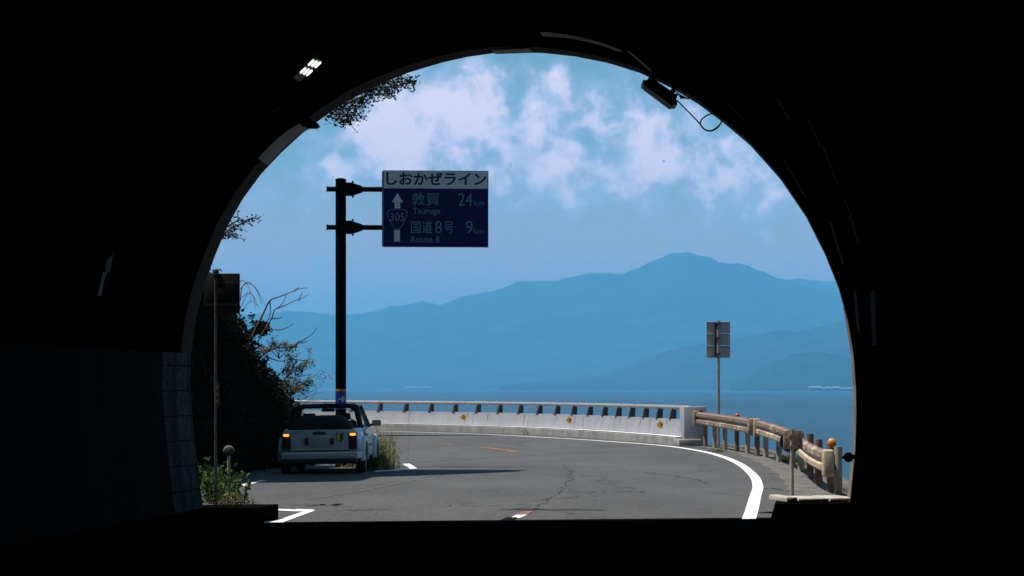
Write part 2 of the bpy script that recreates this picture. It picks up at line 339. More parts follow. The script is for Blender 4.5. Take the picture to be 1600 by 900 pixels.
def lining_material(name, kind):
    m = bpy.data.materials.new(name); m.use_nodes = True; N = m.node_tree.nodes; L = m.node_tree.links; b = N['Principled BSDF']
    uv = N.new('ShaderNodeTexCoord').outputs['UV']
    def nz(s, d, sc=(1,1,1)):
        mp = N.new('ShaderNodeMapping'); mp.inputs['Scale'].default_value = sc; L.new(uv, mp.inputs[0])
        n = N.new('ShaderNodeTexNoise'); n.inputs['Scale'].default_value = s; n.inputs['Detail'].default_value = d; n.inputs['Roughness'].default_value = .65; L.new(mp.outputs[0], n.inputs[0]); return n.outputs['Fac']
    def rng(f, lo, hi, a=0, c=1):
        mr = N.new('ShaderNodeMapRange'); L.new(f, mr.inputs[0]); mr.inputs[1].default_value = lo; mr.inputs[2].default_value = hi; mr.inputs[3].default_value = a; mr.inputs[4].default_value = c; return mr.outputs[0]
    def mix(f, a, c):
        x = N.new('ShaderNodeMix'); x.data_type = 'RGBA'
        if isinstance(f, float): x.inputs[0].default_value = f
        else: L.new(f, x.inputs[0])
        for i, k in ((6,a),(7,c)):
            if isinstance(k, tuple): x.inputs[i].default_value = (*k,1)
            else: L.new(k, x.inputs[i])
        return x.outputs[2]
    br = N.new('ShaderNodeTexBrick'); L.new(uv, br.inputs[0]); br.inputs['Scale'].default_value = 1
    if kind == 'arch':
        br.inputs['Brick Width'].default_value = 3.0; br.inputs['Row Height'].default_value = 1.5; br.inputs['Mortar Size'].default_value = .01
        soot_shade = mix(rng(nz(1.1,6), .4, .7), (.002,.002,.002), (.0045,.0044,.004))  # sooty tone taken darker still, so the colour holds the tunnel's shade
        rust = mix(rng(nz(.9,7,(1,2.2,1)), .53, .70), soot_shade, (.018,.008,.004))
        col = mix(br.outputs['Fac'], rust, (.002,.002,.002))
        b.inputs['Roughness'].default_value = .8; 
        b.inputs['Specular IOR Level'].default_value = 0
    else:
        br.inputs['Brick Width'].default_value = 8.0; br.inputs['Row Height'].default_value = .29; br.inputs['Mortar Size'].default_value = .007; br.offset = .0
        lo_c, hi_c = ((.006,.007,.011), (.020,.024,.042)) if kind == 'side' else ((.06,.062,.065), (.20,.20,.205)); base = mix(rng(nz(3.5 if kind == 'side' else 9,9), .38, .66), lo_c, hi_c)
        st = mix(rng(nz(1.3,3,(1.3,.12,1)), .47, .58), (.0006,.0006,.0008) if kind == 'side' else (.06,.06,.06), base)  # side kind: lighter bluish bands paint reflected light onto the wall
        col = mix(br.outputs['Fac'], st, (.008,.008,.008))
        b.inputs['Roughness'].default_value = .9; b.inputs['Specular IOR Level'].default_value = .02
    L.new(col, b.inputs['Base Color'])
    bp = N.new('ShaderNodeBump'); bp.inputs['Strength'].default_value = .25; bp.inputs['Distance'].default_value = .01; L.new(nz(9,5), bp.inputs['Height']); L.new(bp.outputs[0], b.inputs['Normal'])
    return m
M_ARCH = lining_material('soot_shade_lining', 'arch'); M_SIDE = lining_material('glint_banded_side_wall', 'side'); M_SIDE2 = lining_material('skylit_block_side_wall', 'pale')
M_PATCH = material('grey_cement_patch', (.42,.41,.40), (.30,.29,.28), 5, .8)
M_GLINT = material('bluish_glint_paint', (.085,.10,.135), (.006,.007,.009), 10, .8, contrast=(.42,.56), spec=.05); M_PATCHB = material('bluish_metal_plate', (.20,.24,.27), (.15,.18,.2), 5, .6)  # first tone paints bluish sky glints on the right lining
M_SHADE = material('shade_black_concrete', (.002,.002,.002), (.004,.004,.0038), 3, 1, spec=0)  # near black so the walkways hold their shade in the colour

tun = thing('road_tunnel', (.13, D0, 0), 'dark arched concrete road tunnel whose mouth frames the sea view', 'tunnel')
TO = tun.location
BACK = 75.0
def lining_part(name, idx, mat, s0=0.0, s1=BACK, K=30):
    mb = MB(TO); prof = [MOUTH[i] for i in idx]; acc = [0]
    for a, b in zip(prof, prof[1:]): acc.append(acc[-1]+(b-a).length)
    uv = []
    for k in range(K+1):
        s = -(s0+(s1-s0)*k/K)
        for i, p in enumerate(prof):
            mb.v.append(p+AX*s); uv.append((s, acc[i] + prof[0].z*0))
    n = len(prof)
    for k in range(K):
        for i in range(n-1): mb.f.append((k*n+i, k*n+i+1, (k+1)*n+i+1, (k+1)*n+i)); mb.mi.append(0)
    mb.uv = uv; return mb.build(name, mat, tun, smooth='all', fix=False)
nL, nR = len(left_px), len(right_px)
lo_l = [i for i in range(len(MOUTH)) if i <= nL-1-left_px.index((299,552))]
hi = [i for i in range(len(MOUTH)) if lo_l[-1] <= i <= nL+right_px.index((1333,552))]
lo_r = [i for i in range(len(MOUTH)) if i >= hi[-1]]
M_RING = material('rust_stained_mouth_ring', (.011,.009,.008), (.026,.011,.004), 1.6, .9, contrast=(.38,.55), bump=.2)
M_BLOCK = material('pale_block_wall', (.30,.30,.30), (.10,.10,.105), 2.5, .9, contrast=(.35,.7), bump=.3)
lining_part('mouth_ring', hi, M_RING, 0, .55, 3); lining_part('mouth_ring', lo_r, M_RING, 0, .55, 3)
lining_part('skylit_side_wall', lo_l, M_SIDE2, 0, 1.4, 4)  # grazing skylight at the wall's end, painted as paler blocks
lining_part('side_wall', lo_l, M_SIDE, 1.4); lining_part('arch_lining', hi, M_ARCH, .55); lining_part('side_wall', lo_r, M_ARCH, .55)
# added cap far behind the viewer, keeps light out of the tube
mb = MB(TO); mb.poly([p-AX*BACK for p in MOUTH]); mb.build('light_block_cap', M_SHADE, tun)
# head wall with the arch cut out, 0.5 m thick outwards of the mouth plane edge (its face is flush with the mouth)
hd = Vector((1, KS, 0)).normalized(); nrm = Vector((-hd.y, hd.x, 0))
def hp(u, z): return Vector((.13, D0+KS*.13, 0)) + hd*u + Vector((0,0,z))
mb = MB(TO)
outer = []
for p in MOUTH:
    u = (Vector((p.x,p.y,0))-hp(0,0)).dot(hd); ang = math.atan2(p.z-2.0, u)
    r = 40.0; sx = math.cos(ang); sz = math.sin(ang)
    t = min((9.5/abs(sx)) if abs(sx) > 1e-6 else 1e9, (6.3/sz) if sz > 1e-6 else (10.0/abs(sz) if sz < -1e-6 else 1e9))
    outer.append(hp(sx*t, 2.0+sz*t))
n = len(MOUTH)
for lay, off in ((0, 0.0), (1, -.7)):
    mb.add([p+AX*off for p in MOUTH]+[p+AX*off for p in outer], [(i, i+1, n+i+1, n+i) for i in range(n-1)])
for i in range(n-1): mb.f.append((n+i, n+i+1, 3*n+i+1, 3*n+i)); mb.mi.append(0)
mb.build('head_wall', M_CONC2, tun, fix=False)
# walkways on both sides of the carriageway
def ground_mouth(x, y): return MP(x, y)
def walkway(u0, u1, front, z=.18):
    mb = MB(TO)
    a = hp(u0, 0); b = hp(u1, 0)
    q = [a+AX*front, b+AX*front, b-AX*BACK, a-AX*BACK]
    mb.prism([p+Vector((0,0,-.3)) for p in q], (0,0,z+.3)); return mb
uR = (Vector((MP(1211,811).x, MP(1211,811).y, 0))-hp(0,0)).dot(hd); uL = (Vector((MP(413,815).x, MP(413,815).y, 0))-hp(0,0)).dot(hd)
walkway(uR, uR+1.2, .95).build('walkway', M_SHADE, tun)
walkway(uL-1.2, uL, .85).build('walkway', M_SHADE, tun)
# pale worn edge of the right jamb where the head wall is chamfered
M_JAMB = material('tan_weathered_concrete', (.26,.21,.16), (.15,.11,.08), 4, .9, bump=.3, bscale=30)
jp = [MP(*p) for p in smooth_path([Vector((x, y, 0)) for x, y in ((1319,478),(1325,504),(1333,552),(1337,606),(1337.5,650),(1336,700),(1330,760),(1326.5,792))], 4) for p in [(p.x, p.y)]]
mb = MB(TO); nj = len(jp); taper = [min(1, i/8) for i in range(nj)]
mb.add([p+AX*.02+hd*.03 for p in jp]+[p+AX*.40-hd*(.012+.016*taper[i]) for i, p in enumerate(jp)]+[p+AX*.45+hd*.10 for p in jp], [(i, i+1, nj+i+1, nj+i) for i in range(nj-1)]+[(nj+i, nj+i+1, 2*nj+i+1, 2*nj+i) for i in range(nj-1)])
mb.build('chamfered_jamb', M_JAMB, tun, smooth='all', fix=False)
# pale kerb stones closing the right walkway in the sun
u = uR+.02
for w, dz in ((.15,.018), (.405,0.0), (.36,.004)):
    mb = MB(TO); c = hp(u+w/2, .18+.03+dz/2) ; c = c + AX*.5
    c.z = .205+dz/2; mb.bbox(c, (w-.015, .80, .05+dz), .012, rz=math.atan2(KS,1)); mb.build('kerb_stone', M_KERB, tun, smooth=True); u += w
# cement patches and plates on the lining close to the mouth
def lining_patch(name, quad, mat, inset=.02, nu=14, nv=3):
    mb = MB(TO); (a,b,c,d) = quad[:4]; vs = []
    for j in range(nv+1):
        for i in range(nu+1):
            s, t = i/nu, j/nv
            x = (a[0]*(1-s)+b[0]*s)*(1-t)+(d[0]*(1-s)+c[0]*s)*t; y = (a[1]*(1-s)+b[1]*s)*(1-t)+(d[1]*(1-s)+c[1]*s)*t
            y -= quad[4]*4*s*(1-s) if len(quad) > 4 else 0
            vs.append((lining(x, y, inset), lining(x, y, inset-.018)))
    n = nu+1
    mb.add([v[0] for v in vs]+[v[1] for v in vs], [(j*n+i, j*n+i+1, (j+1)*n+i+1, (j+1)*n+i) for j in range(nv) for i in range(nu)])
    return mb.build(name, mat, tun, smooth='all')
lining_patch('repair_patch', [(401,246),(472,188),(486,197),(416,257), 6], M_PATCH)
lining_patch('repair_patch', [(768,76),(828,73),(833,80),(774,82), 0], M_PATCH)
lining_patch('repair_patch', [(843,47),(972,76),(972,80),(848,54), 6], M_PATCH)
lining_patch('repair_patch', [(979,76),(988,80),(1022,110),(1015,107), 0], M_PATCHB)
lining_patch('repair_patch', [(415,178),(443,158),(444,161),(416,181), 0], M_SIDE)
lining_patch('repair_patch', [(163,408),(174,394),(170,420),(162,430), 0], M_PATCH)
lining_patch('repair_patch', [(158,425),(163,425),(155,462),(149,462), 0], M_PATCHB)
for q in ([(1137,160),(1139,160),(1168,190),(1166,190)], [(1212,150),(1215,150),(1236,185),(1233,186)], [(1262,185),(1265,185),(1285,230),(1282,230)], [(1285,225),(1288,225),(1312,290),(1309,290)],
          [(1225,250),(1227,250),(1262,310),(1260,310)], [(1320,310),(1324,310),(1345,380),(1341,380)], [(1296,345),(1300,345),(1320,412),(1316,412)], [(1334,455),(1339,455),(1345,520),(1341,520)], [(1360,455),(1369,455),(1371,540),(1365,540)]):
    lining_patch('painted_glint', q+[0], M_GLINT, inset=.008, nu=2, nv=6)  # thin strips painted as glints of skylight

# ------------------------------------------------------------------ ground, road, sea
def st(o): o['kind'] = 'structure'; return o
SEA_Z = -7.0
rail_px = [(1310,779),(1285,770.5),(1277,760),(1266,748.5),(1250,737),(1232,729.5),(1212,722)]
edge_path = smooth_path([Vector((-.2,4,0)), Vector((1.0,15,0)), Vector((2.03,25,0)), G(1170,812), G(1180.5,775), G(1184,760), G(1176,742), G(1150,722.5), G(1110,708.5), G(1060,699.5), G(1015,694.8), G(950,690), G(900,686.6), G(850,683.8), G(790,680.5), Vector((-2.6,94,0)), Vector((-7,100.2,0)), Vector((-14,106,0))], 8)
barrier_path = smooth_path([Vector((4.75,73.6,0)), Vector((4.45,76.3,0)), Vector((3.55,81.2,0)), Vector((2.45,86.2,0)), Vector((.8,91.4,0)), Vector((-1.2,95.8,0)), Vector((-3.5,99.6,0)), Vector((-6.3,103.2,0)), Vector((-9.6,106.4,0)), Vector((-15,110,0))], 6)
# outer edge of the ground on the sea side
sea_edge = [Vector((3.0,20,0)), Vector((4.6,32.5,0)), Vector((5.15,38,0)), Vector((5.35,42,0)), Vector((5.75,47,0)), Vector((6.1,52,0)), Vector((6.3,57,0)), Vector((6.35,63,0)), Vector((6.2,68,0)), Vector((5.9,72.5,0)), Vector((5.45,75,0)), Vector((4.4,80,0)), Vector((3.4,85.5,0)), Vector((1.6,91.7,0)), Vector((-.5,96.5,0)), Vector((-2.8,100.5,0)), Vector((-5.6,104.2,0)), Vector((-9,107.5,0)), Vector((-14.6,111,0)), Vector((-30,118,0))]
sea_edge = smooth_path(sea_edge, 4)
mb = MB(); n = len(sea_edge)
pts = [p.copy() for p in sea_edge]; inner = [Vector((min(-14.0, p.x-16) if p.y > 38 else -14, p.y + (0 if p.y < 90 else -6), 0)) for p in pts]
mb.add(pts+inner, [(i, i+1, n+i+1, n+i) for i in range(n-1)])
road = st(mb.build('road', M_ASPH, fix=False))
mb = MB(); mb.add(pts+[Vector((p.x+(.8 if p.y < 75 else .4), p.y, SEA_Z-2)) for p in pts], [(i, i+1, n+i+1, n+i) for i in range(n-1)])
st(mb.build('sea_embankment', M_CONC2, fix=False))
# road sheet inside the tunnel, its shade painted in as near-black asphalt
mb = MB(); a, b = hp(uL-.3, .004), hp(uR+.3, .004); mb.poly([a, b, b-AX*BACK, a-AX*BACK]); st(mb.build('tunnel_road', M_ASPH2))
# gritty shoulder by the guard rail
inn = smooth_path([Vector((3.45,33.2,0)), G(1232,778), G(1228,760), G(1218,745), G(1196,729), G(1170,717), G(1135,704), Vector((4.85,72.4,0))], 5)
out_ = [at_length(sea_edge, length(sea_edge)*0)[0]]*0
def sea_x(y):
    for a, b in zip(sea_edge, sea_edge[1:]):
        if a.y <= y <= b.y: return a.x+(b.x-a.x)*(y-a.y)/(b.y-a.y)
    return 5
mb = MB(); m_ = len(inn); mb.add([Vector((p.x + .05*math.sin(i*2.1), p.y, .004)) for i, p in enumerate(inn)]+[Vector((sea_x(p.y)-.01, p.y, .004)) for p in inn], [(i, i+1, m_+i+1, m_+i) for i in range(m_-1)])
st(mb.build('shoulder', M_VERGE, fix=False))
mb = MB(); ribbon([p+Vector((-.12,0,0)) for p in sea_edge if 33 < p.y < 74], .24, .06, mb); 
mb.sweep([(.0,-.1),(.24,-.1),(.24,.07),(0,.07)], [p.copy() for p in sea_edge if 33 < p.y < 74]); mb2 = MB(); mb2.v = mb.v[-4*len([p for p in sea_edge if 33 < p.y < 74]):]
k0 = len(mb.v)-len(mb2.v); mb2.f = [tuple(i-k0 for i in f) for f in mb.f if min(f) >= k0]; mb2.mi = [0]*len(mb2.f)
st(mb2.build('kerb', M_VERGE))
# painted markings belong to the road
def mark(name, mat, fn, z=.008, label=None):
    mb = MB(); fn(mb, z); o = mb.build(name, mat, road, fix=False)
    if label: o['label'] = label
    return o
def edge_w(t): return .17
lp = [p for p in edge_path]
kk = min(range(len(lp)), key=lambda i: abs(lp[i].y-(D0+KS*lp[i].x)))
mark('edge_line', M_WHITE, lambda mb, z: ribbon(lp[kk:], .17, z, mb)); mark('edge_line', M_LINESHADE, lambda mb, z: ribbon(lp[:kk+1], .17, z, mb), label='edge line inside the tunnel with its shade painted in')
def polyG(pxs): return lambda mb, z: mb.poly([G(*p) + Vector((0,0,z)) for p in pxs])
mark('corner_line', M_WHITE, polyG([(409,794.8),(409,797.2),(455,799.5),(462,797)]))
mark('corner_line', M_WHITE, polyG([(462,796.2),(455,799.6),(474,799.8),(433,814),(413,815.5),(413,818),(442,817),(492,798.6),(489,797)]))
mark('edge_line', M_WHITE, polyG([(629,725.4),(639.5,724.8),(652,732.2),(641,733.2)]))
mark('edge_line', M_WHITE, polyG([(585,736.4),(585,737.8),(620,736),(636,734.6),(634,733.8)]))
mark('edge_line', M_WHITE, lambda mb, z: ribbon([G(366,763), G(388,756.5), G(412,751)], .12, z, mb))
def dashes(mb, z):
    cl = smooth_path([G(560,684.8), G(615,688.6), G(698,694.3), G(782,702.6), G(815,709)], 10)
    for a, b in ((.02,.24), (.42,.50), (.66,.80), (.81,.93)):
        seg = [at_length(cl, length(cl)*(a+(b-a)*k/6))[0] for k in range(7)]; ribbon(seg, .17, z, mb)
mark('centre_line', M_ORANGE, dashes)
mark('centre_line', M_ORANGE, polyG([(815,800.2),(832,800),(824,804.5),(806,805)]))
mark('centre_line', M_WHITE, polyG([(806,805.4),(824,805),(813,810),(797,810.2)]))
mark('centre_line', M_LINESHADE, lambda mb, z: ribbon([G(800,809.6)-AX*k*1.0 for k in range(0, 22)], .14, z+.004, mb))
mark('seam', M_SEAM, lambda mb, z: ribbon([G(622,723.5), G(700,719), G(860,709.5), G(1040,703.5)], .12, z-.003, mb))
mark('seam', M_SEAM, lambda mb, z: ribbon([G(480,781), G(560,768), G(640,752), G(690,737)], .06, z-.003, mb))

M_CRACK = material('road_crack', (.045,.045,.045), (.07,.07,.07), 6, 1, spec=0)
M_TYRE = material('repaired_asphalt', (.052,.052,.053), (.064,.063,.062), 2.5, .95, spec=.1)
def crack(pxs, w, seed):
    rn = random.Random(seed); pts = smooth_path([G(*p) for p in pxs], 10)
    pts = [p+Vector((rn.gauss(0,.035), rn.gauss(0,.12), 0)) for p in pts]
    mark('crack', M_CRACK, lambda mb, z: ribbon(pts, lambda t: w*rn.uniform(.3,1.2), z-.002, mb))
crack([(832,799),(850,786),(868,772),(884,758),(893,745),(890,735),(880,727)], .022, 1)
crack([(1180,764),(1210,763),(1232,767)], .05, 2); crack([(1187,801.5),(1200,801),(1213,800.5)], .09, 3)
crack([(1105,756),(1080,748),(1030,741),(980,737)], .03, 4); crack([(484,790),(505,789.5),(530,788.8)], .10, 5)
crack([(700,790),(820,782),(960,775)], .02, 6); crack([(900,769),(960,768),(1010,769)], .05, 7)
def sea_material():
    m = bpy.data.materials.new('sea_water'); m.use_nodes = True; N = m.node_tree.nodes; L = m.node_tree.links; b = N['Principled BSDF']
    tc = N.new('ShaderNodeTexCoord')
    def nz(s, d, sc):
        mp = N.new('ShaderNodeMapping'); mp.inputs['Scale'].default_value = sc; L.new(tc.outputs['Object'], mp.inputs[0])
        n = N.new('ShaderNodeTexNoise'); n.inputs['Scale'].default_value = s; n.inputs['Detail'].default_value = d; n.inputs['Roughness'].default_value = .6; L.new(mp.outputs[0], n.inputs[0]); return n.outputs['Fac']
    mr = N.new('ShaderNodeMapRange'); L.new(nz(.01, 5, (1,.12,1)), mr.inputs[0]); mr.inputs[1].default_value = .35; mr.inputs[2].default_value = .65
    mx = N.new('ShaderNodeMix'); mx.data_type = 'RGBA'; L.new(mr.outputs[0], mx.inputs[0]); mx.inputs[6].default_value = (.005,.034,.068,1); mx.inputs[7].default_value = (.013,.058,.108,1)
    L.new(mx.outputs[2], b.inputs['Base Color']); b.inputs['Roughness'].default_value = .35; b.inputs['Specular IOR Level'].default_value = .3
    bp = N.new('ShaderNodeBump'); bp.inputs['Strength'].default_value = .9; bp.inputs['Distance'].default_value = .8; L.new(nz(.12, 5, (.6,.25,1)), bp.inputs['Height']); L.new(bp.outputs[0], b.inputs['Normal'])
    return m
mb = MB((0,0,SEA_Z)); mb.poly([Vector((x,y,SEA_Z)) for x, y in ((-24000,-250),(24000,-250),(24000,24000),(-24000,24000))]); st(mb.build('sea', sea_material()))

# ------------------------------------------------------------------ far mountains
M_FOREST = material('forested_slopes', (.012,.022,.016), (.042,.055,.034), .0045, .95, spec=.05)
M_FOREST2 = material('coastal_forest', (.010,.018,.013), (.030,.042,.025), .006, .95, spec=.05)
def mountain(name, ridge, D, depth, seed, mat, amp=1.0, nv=26):
    """ridge: photo pixels of the skyline at distance D; slopes fall towards the shore in front and behind"""
    rp = smooth_path([P(x, y, D) for x, y in ridge], 12); mb = MB((0, D, SEA_Z)); n = len(rp)
    for j in range(nv+1):
        t = j/nv; tt = t*1.6-1                    # -1 shore .. 0 ridge .. .6 behind
        for i, p in enumerate(rp):
            k = 1-abs(tt); k = max(k, 0); h = (p.z-SEA_Z)
            prof = k**1.25 if tt < 0 else k
            q = Vector((p.x*.0011*14000/D, tt*3.1+seed, seed*1.7))
            rid = noise.ridged_multi_fractal(q, 1.0, 2.1, 5, 1.0, 2.0)*.25-.3
            rid2 = noise.fractal(Vector((p.x*.004, tt*5, seed)), 1, 2, 4)*.12
            w = 4*k*(1-k) + .0
            z = h*prof*(1 + amp*(rid*w + rid2*w)) + h*.012*noise.fractal(Vector((p.x*.02,tt*9,seed)),1,2,3)*k
            yo = tt*depth*(1 if tt < 0 else 1.3)
            mb.v.append(Vector((p.x*(1+yo/D), p.y+yo+noise.noise(Vector((p.x*.001,seed,0)))*depth*.15*(1-k), max(z,0)*1+SEA_Z-(3 if k < .01 else 0))))
    mb.f = [(j*n+i, j*n+i+1, (j+1)*n+i+1, (j+1)*n+i) for j in range(nv) for i in range(n-1)]; mb.mi = [0]*len(mb.f)
    return st(mb.build(name, mat, smooth='all', fix=False))
far = [(-400,560),(-100,520),(150,505),(300,497),(420,487),(450,484.5),(480,485),(510,488.5),(550,489),(580,485),(610,477),(640,473.5),(660,468),(674,471),(690,473),(720,462),(750,455),(780,449),(800,441),(815,436.5),(840,436.5),(870,436),(900,428),(925,424),(950,423),(975,423.5),(1000,414),(1020,404),(1040,397),(1062,391.5),(1085,393),(1110,400),(1135,406.5),(1160,408),(1180,416),(1200,425),(1225,433),(1250,441),(1280,449),(1310,455),(1400,470),(1500,462),(1700,480),(2000,520)]
mountain('mountain', far, 14000, 3800, 3.1, M_FOREST, .55)
mountain('mountain', [(1100,470),(1180,446),(1215,437),(1240,433),(1262,434.5),(1285,437),(1305,436),(1350,428),(1420,432),(1600,450),(1900,520)], 17000, 2500, 8.1, M_FOREST, .5)
mountain('mountain', [(780,603),(840,596),(900,592),(940,584),(970,574),(1000,562),(1030,551),(1060,542),(1090,537),(1110,534),(1150,526),(1190,519),(1215,515),(1240,517),(1262,513),(1290,506),(1320,500),(1380,490),(1480,470),(1700,480),(1900,530)], 9000, 1500, 5.3, M_FOREST2, .5)
mountain('mountain', [(1140,603),(1165,590),(1190,574),(1215,562),(1240,553),(1262,549),(1285,549.5),(1310,554),(1340,562),(1400,575),(1480,590),(1560,602)], 7000, 800, 6.7, M_FOREST2, .5)
mountain('headland', [(540,602),(600,600.5),(680,600),(760,600.5),(830,594),(860,588),(890,584),(920,585),(950,591),(980,600),(1010,603)], 10500, 700, 2.2, M_FOREST2, .4)

# ------------------------------------------------------------------ hillside over the tunnel and along the left of the road
def ss(a, b, x): t = min(1, max(0, (x-a)/(b-a))); return t*t*(3-2*t)
def over(x, y):
    d = (D0+KS*x - .7) - y           # metres behind the head wall
    z = 8.4 + max(0, d-.3)*1.15 + noise.fractal(Vector((x*.12,y*.12,1)),1,2,4)*1.2*min(1, d*.3)
    z = min(z, 55)
    return z
mb = MB(); nx, ny = 60, 40
for j in range(ny+1):
    for i in range(nx+1):
        x = -70+i*(70+14)/nx
        d = .05+ (j/ny)**1.5*78
        y = D0+KS*x-.72-d
        z = over(x, y)
        if x > 6.5: z = z - (x-6.5)*6 - 0
        if x > 13.9: z = SEA_Z-3
        mb.v.append(Vector((x, y, max(z, SEA_Z-3))))
mb.f = [(j*(nx+1)+i, j*(nx+1)+i+1, (j+1)*(nx+1)+i+1, (j+1)*(nx+1)+i) for j in range(ny) for i in range(nx)]; mb.mi = [0]*len(mb.f)
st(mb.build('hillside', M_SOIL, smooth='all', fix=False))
# left slope
BOUND = [(25,-4.75),(36,-4.8),(40,-5.4),(43.5,-5.6),(45.5,-5.1),(52,-4.9),(54.5,-4.25),(57,-4.1),(60,-4.6),(65,-6.6),(75,-9.2),(85,-13.5),(95,-24),(110,-60)]
def bound(y):
    for a, b in zip(BOUND, BOUND[1:]):
        if a[0] <= y <= b[0]: return a[1]+(b[1]-a[1])*(y-a[0])/(b[0]-a[0])
    return BOUND[-1][1]
def left_hill(x, y):
    d = bound(y)-x
    if d < 0: return -.3
    k = ss(43.5, 45.5, y)*(1-ss(58, 66, y))
    gentle = .1+ d*.62
    ck = 1-ss(51.4,52.2,y); cw = max(ck, .56*(1-ss(54.4,55.2,y))); bank = [(0,0),(.4,.85),(.85,1.55),(1.25,2.1),(1.6,2.8),(1.9,3.2),(2.4,4.0),(2.8,4.6+7.6*cw),(4.5,6+7.5*cw),(8,14),(20,24),(60,48)]  # rear of the bank raised out of view to shade the car
    zb = bank[-1][1]
    for a, b in zip(bank, bank[1:]):
        if a[0] <= d <= b[0]: zb = a[1]+(b[1]-a[1])*(d-a[0])/(b[0]-a[0]); break
    zb += 6.5*min(1, max(0, (y-47.6)/3.8))**.7*ss(2.4,2.9,d)*(1-ss(51.4,52.2,y))*(1+.18*noise.noise(Vector((y*1.7,d,3))))  # unseen cliff peak, shaped so its shadow tapers across the road
    z = gentle*(1-k)+zb*k
    return z + noise.fractal(Vector((x*.7,y*.7,4)),1,2,4)*.18*min(1,d*2)
mb = MB(); ys = [25+ i*.5 for i in range(90)]+[70+i*2.5 for i in range(17)]; ds = [-.02,.1,.2,.3,.45,.6,.8,1,1.2,1.4,1.7,2,2.3,2.6,2.9,3.2,3.6,4.2,5,6,8,11,15,20,28,40,60]
for y in ys:
    for d in ds:
        x = bound(y)-d; mb.v.append(Vector((x, y, left_hill(x, y) if d > 0 else -.4)))
n = len(ds); mb.f = [(j*n+i, j*n+i+1, (j+1)*n+i+1, (j+1)*n+i) for j in range(len(ys)-1) for i in range(n-1)]; mb.mi = [0]*len(mb.f)
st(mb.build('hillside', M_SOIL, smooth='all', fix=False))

# ------------------------------------------------------------------ foliage builders
def leaf(mb, p, size, rnd, asp=.45, droop=0):
    d = Vector((rnd.gauss(0,1), rnd.gauss(0,1), rnd.gauss(0,.8)-droop)).normalized(); a = d.cross(Vector((rnd.gauss(0,1),rnd.gauss(0,1),rnd.gauss(0,1)))).normalized()
    s = size*rnd.uniform(.6,1.3); w = s*asp
    nn = d.cross(a)*s*.08
    mb.add([p, p+d*s*.5+a*w*.5+nn, p+d*s, p+d*s*.5-a*w*.5+nn], [(0,1,2,3)])
def blade(mb, p, h, rnd, lean=.5, w=.012):
    a = rnd.uniform(0, 6.283); d = Vector((math.cos(a), math.sin(a), 0)); sd_ = Vector((-d.y,d.x,0))*w
    l = rnd.uniform(.1,lean)*h; q1 = p+Vector((0,0,h*.55))+d*l*.35; q2 = p+Vector((0,0,h*rnd.uniform(.8,1)))+d*l
    mb.add([p-sd_, p+sd_, q1+sd_*.7, q1-sd_*.7, q2], [(0,1,2,3),(3,2,4)])
def branch(mb, leaves, p, d, L, r, depth, rnd, lsize=.06, nl=3, bend=.35, twig=None, droop=0):
    pts = [p]; rads = [r]; k = 5
    for i in range(k):
        d = (d+Vector((rnd.gauss(0,bend),rnd.gauss(0,bend),rnd.gauss(0,bend)-droop))*.35).normalized(); p = p+d*L/k; pts.append(p); rads.append(r*(1-.6*(i+1)/k))
        if leaves is not None and depth <= 1:
            for _ in range(nl): leaf(leaves, p+Vector((rnd.gauss(0,.03),rnd.gauss(0,.03),rnd.gauss(0,.03))), lsize, rnd)
        if depth > 0 and i > 0 and rnd.random() < .8:
            dd = (d+Vector((rnd.gauss(0,.7),rnd.gauss(0,.7),rnd.gauss(0,.5)))).normalized(); branch(mb, leaves, p, dd, L*rnd.uniform(.4,.65), rads[-1]*.7, depth-1, rnd, lsize, nl, bend, droop=droop)
    mb.tube(pts, rads, 5)

# dark growth covering the bank behind the car
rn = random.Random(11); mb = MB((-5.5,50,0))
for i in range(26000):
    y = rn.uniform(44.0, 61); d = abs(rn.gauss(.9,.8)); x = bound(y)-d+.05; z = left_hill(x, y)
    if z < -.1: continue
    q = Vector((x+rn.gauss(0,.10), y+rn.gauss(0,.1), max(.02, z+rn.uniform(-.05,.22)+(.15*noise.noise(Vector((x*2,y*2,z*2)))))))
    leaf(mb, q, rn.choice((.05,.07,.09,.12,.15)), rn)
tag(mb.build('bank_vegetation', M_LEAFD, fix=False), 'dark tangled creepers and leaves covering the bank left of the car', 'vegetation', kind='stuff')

# arching grass at the top of the bank
def grass_tuft(name, c, nb, h, spread, mat, label, group=None, lean=.6, w=.012, seed=0):
    rn = random.Random(seed+int(abs(c[0]*100))); mb = MB(c)
    for _ in range(nb):
        p = Vector(c)+Vector((rn.gauss(0,spread[0]), rn.gauss(0,spread[1]), 0)); blade(mb, p, h*rn.uniform(.5,1.1), rn, lean, w)
    return tag(mb.build(name, mat, fix=False), label, 'grass', group)

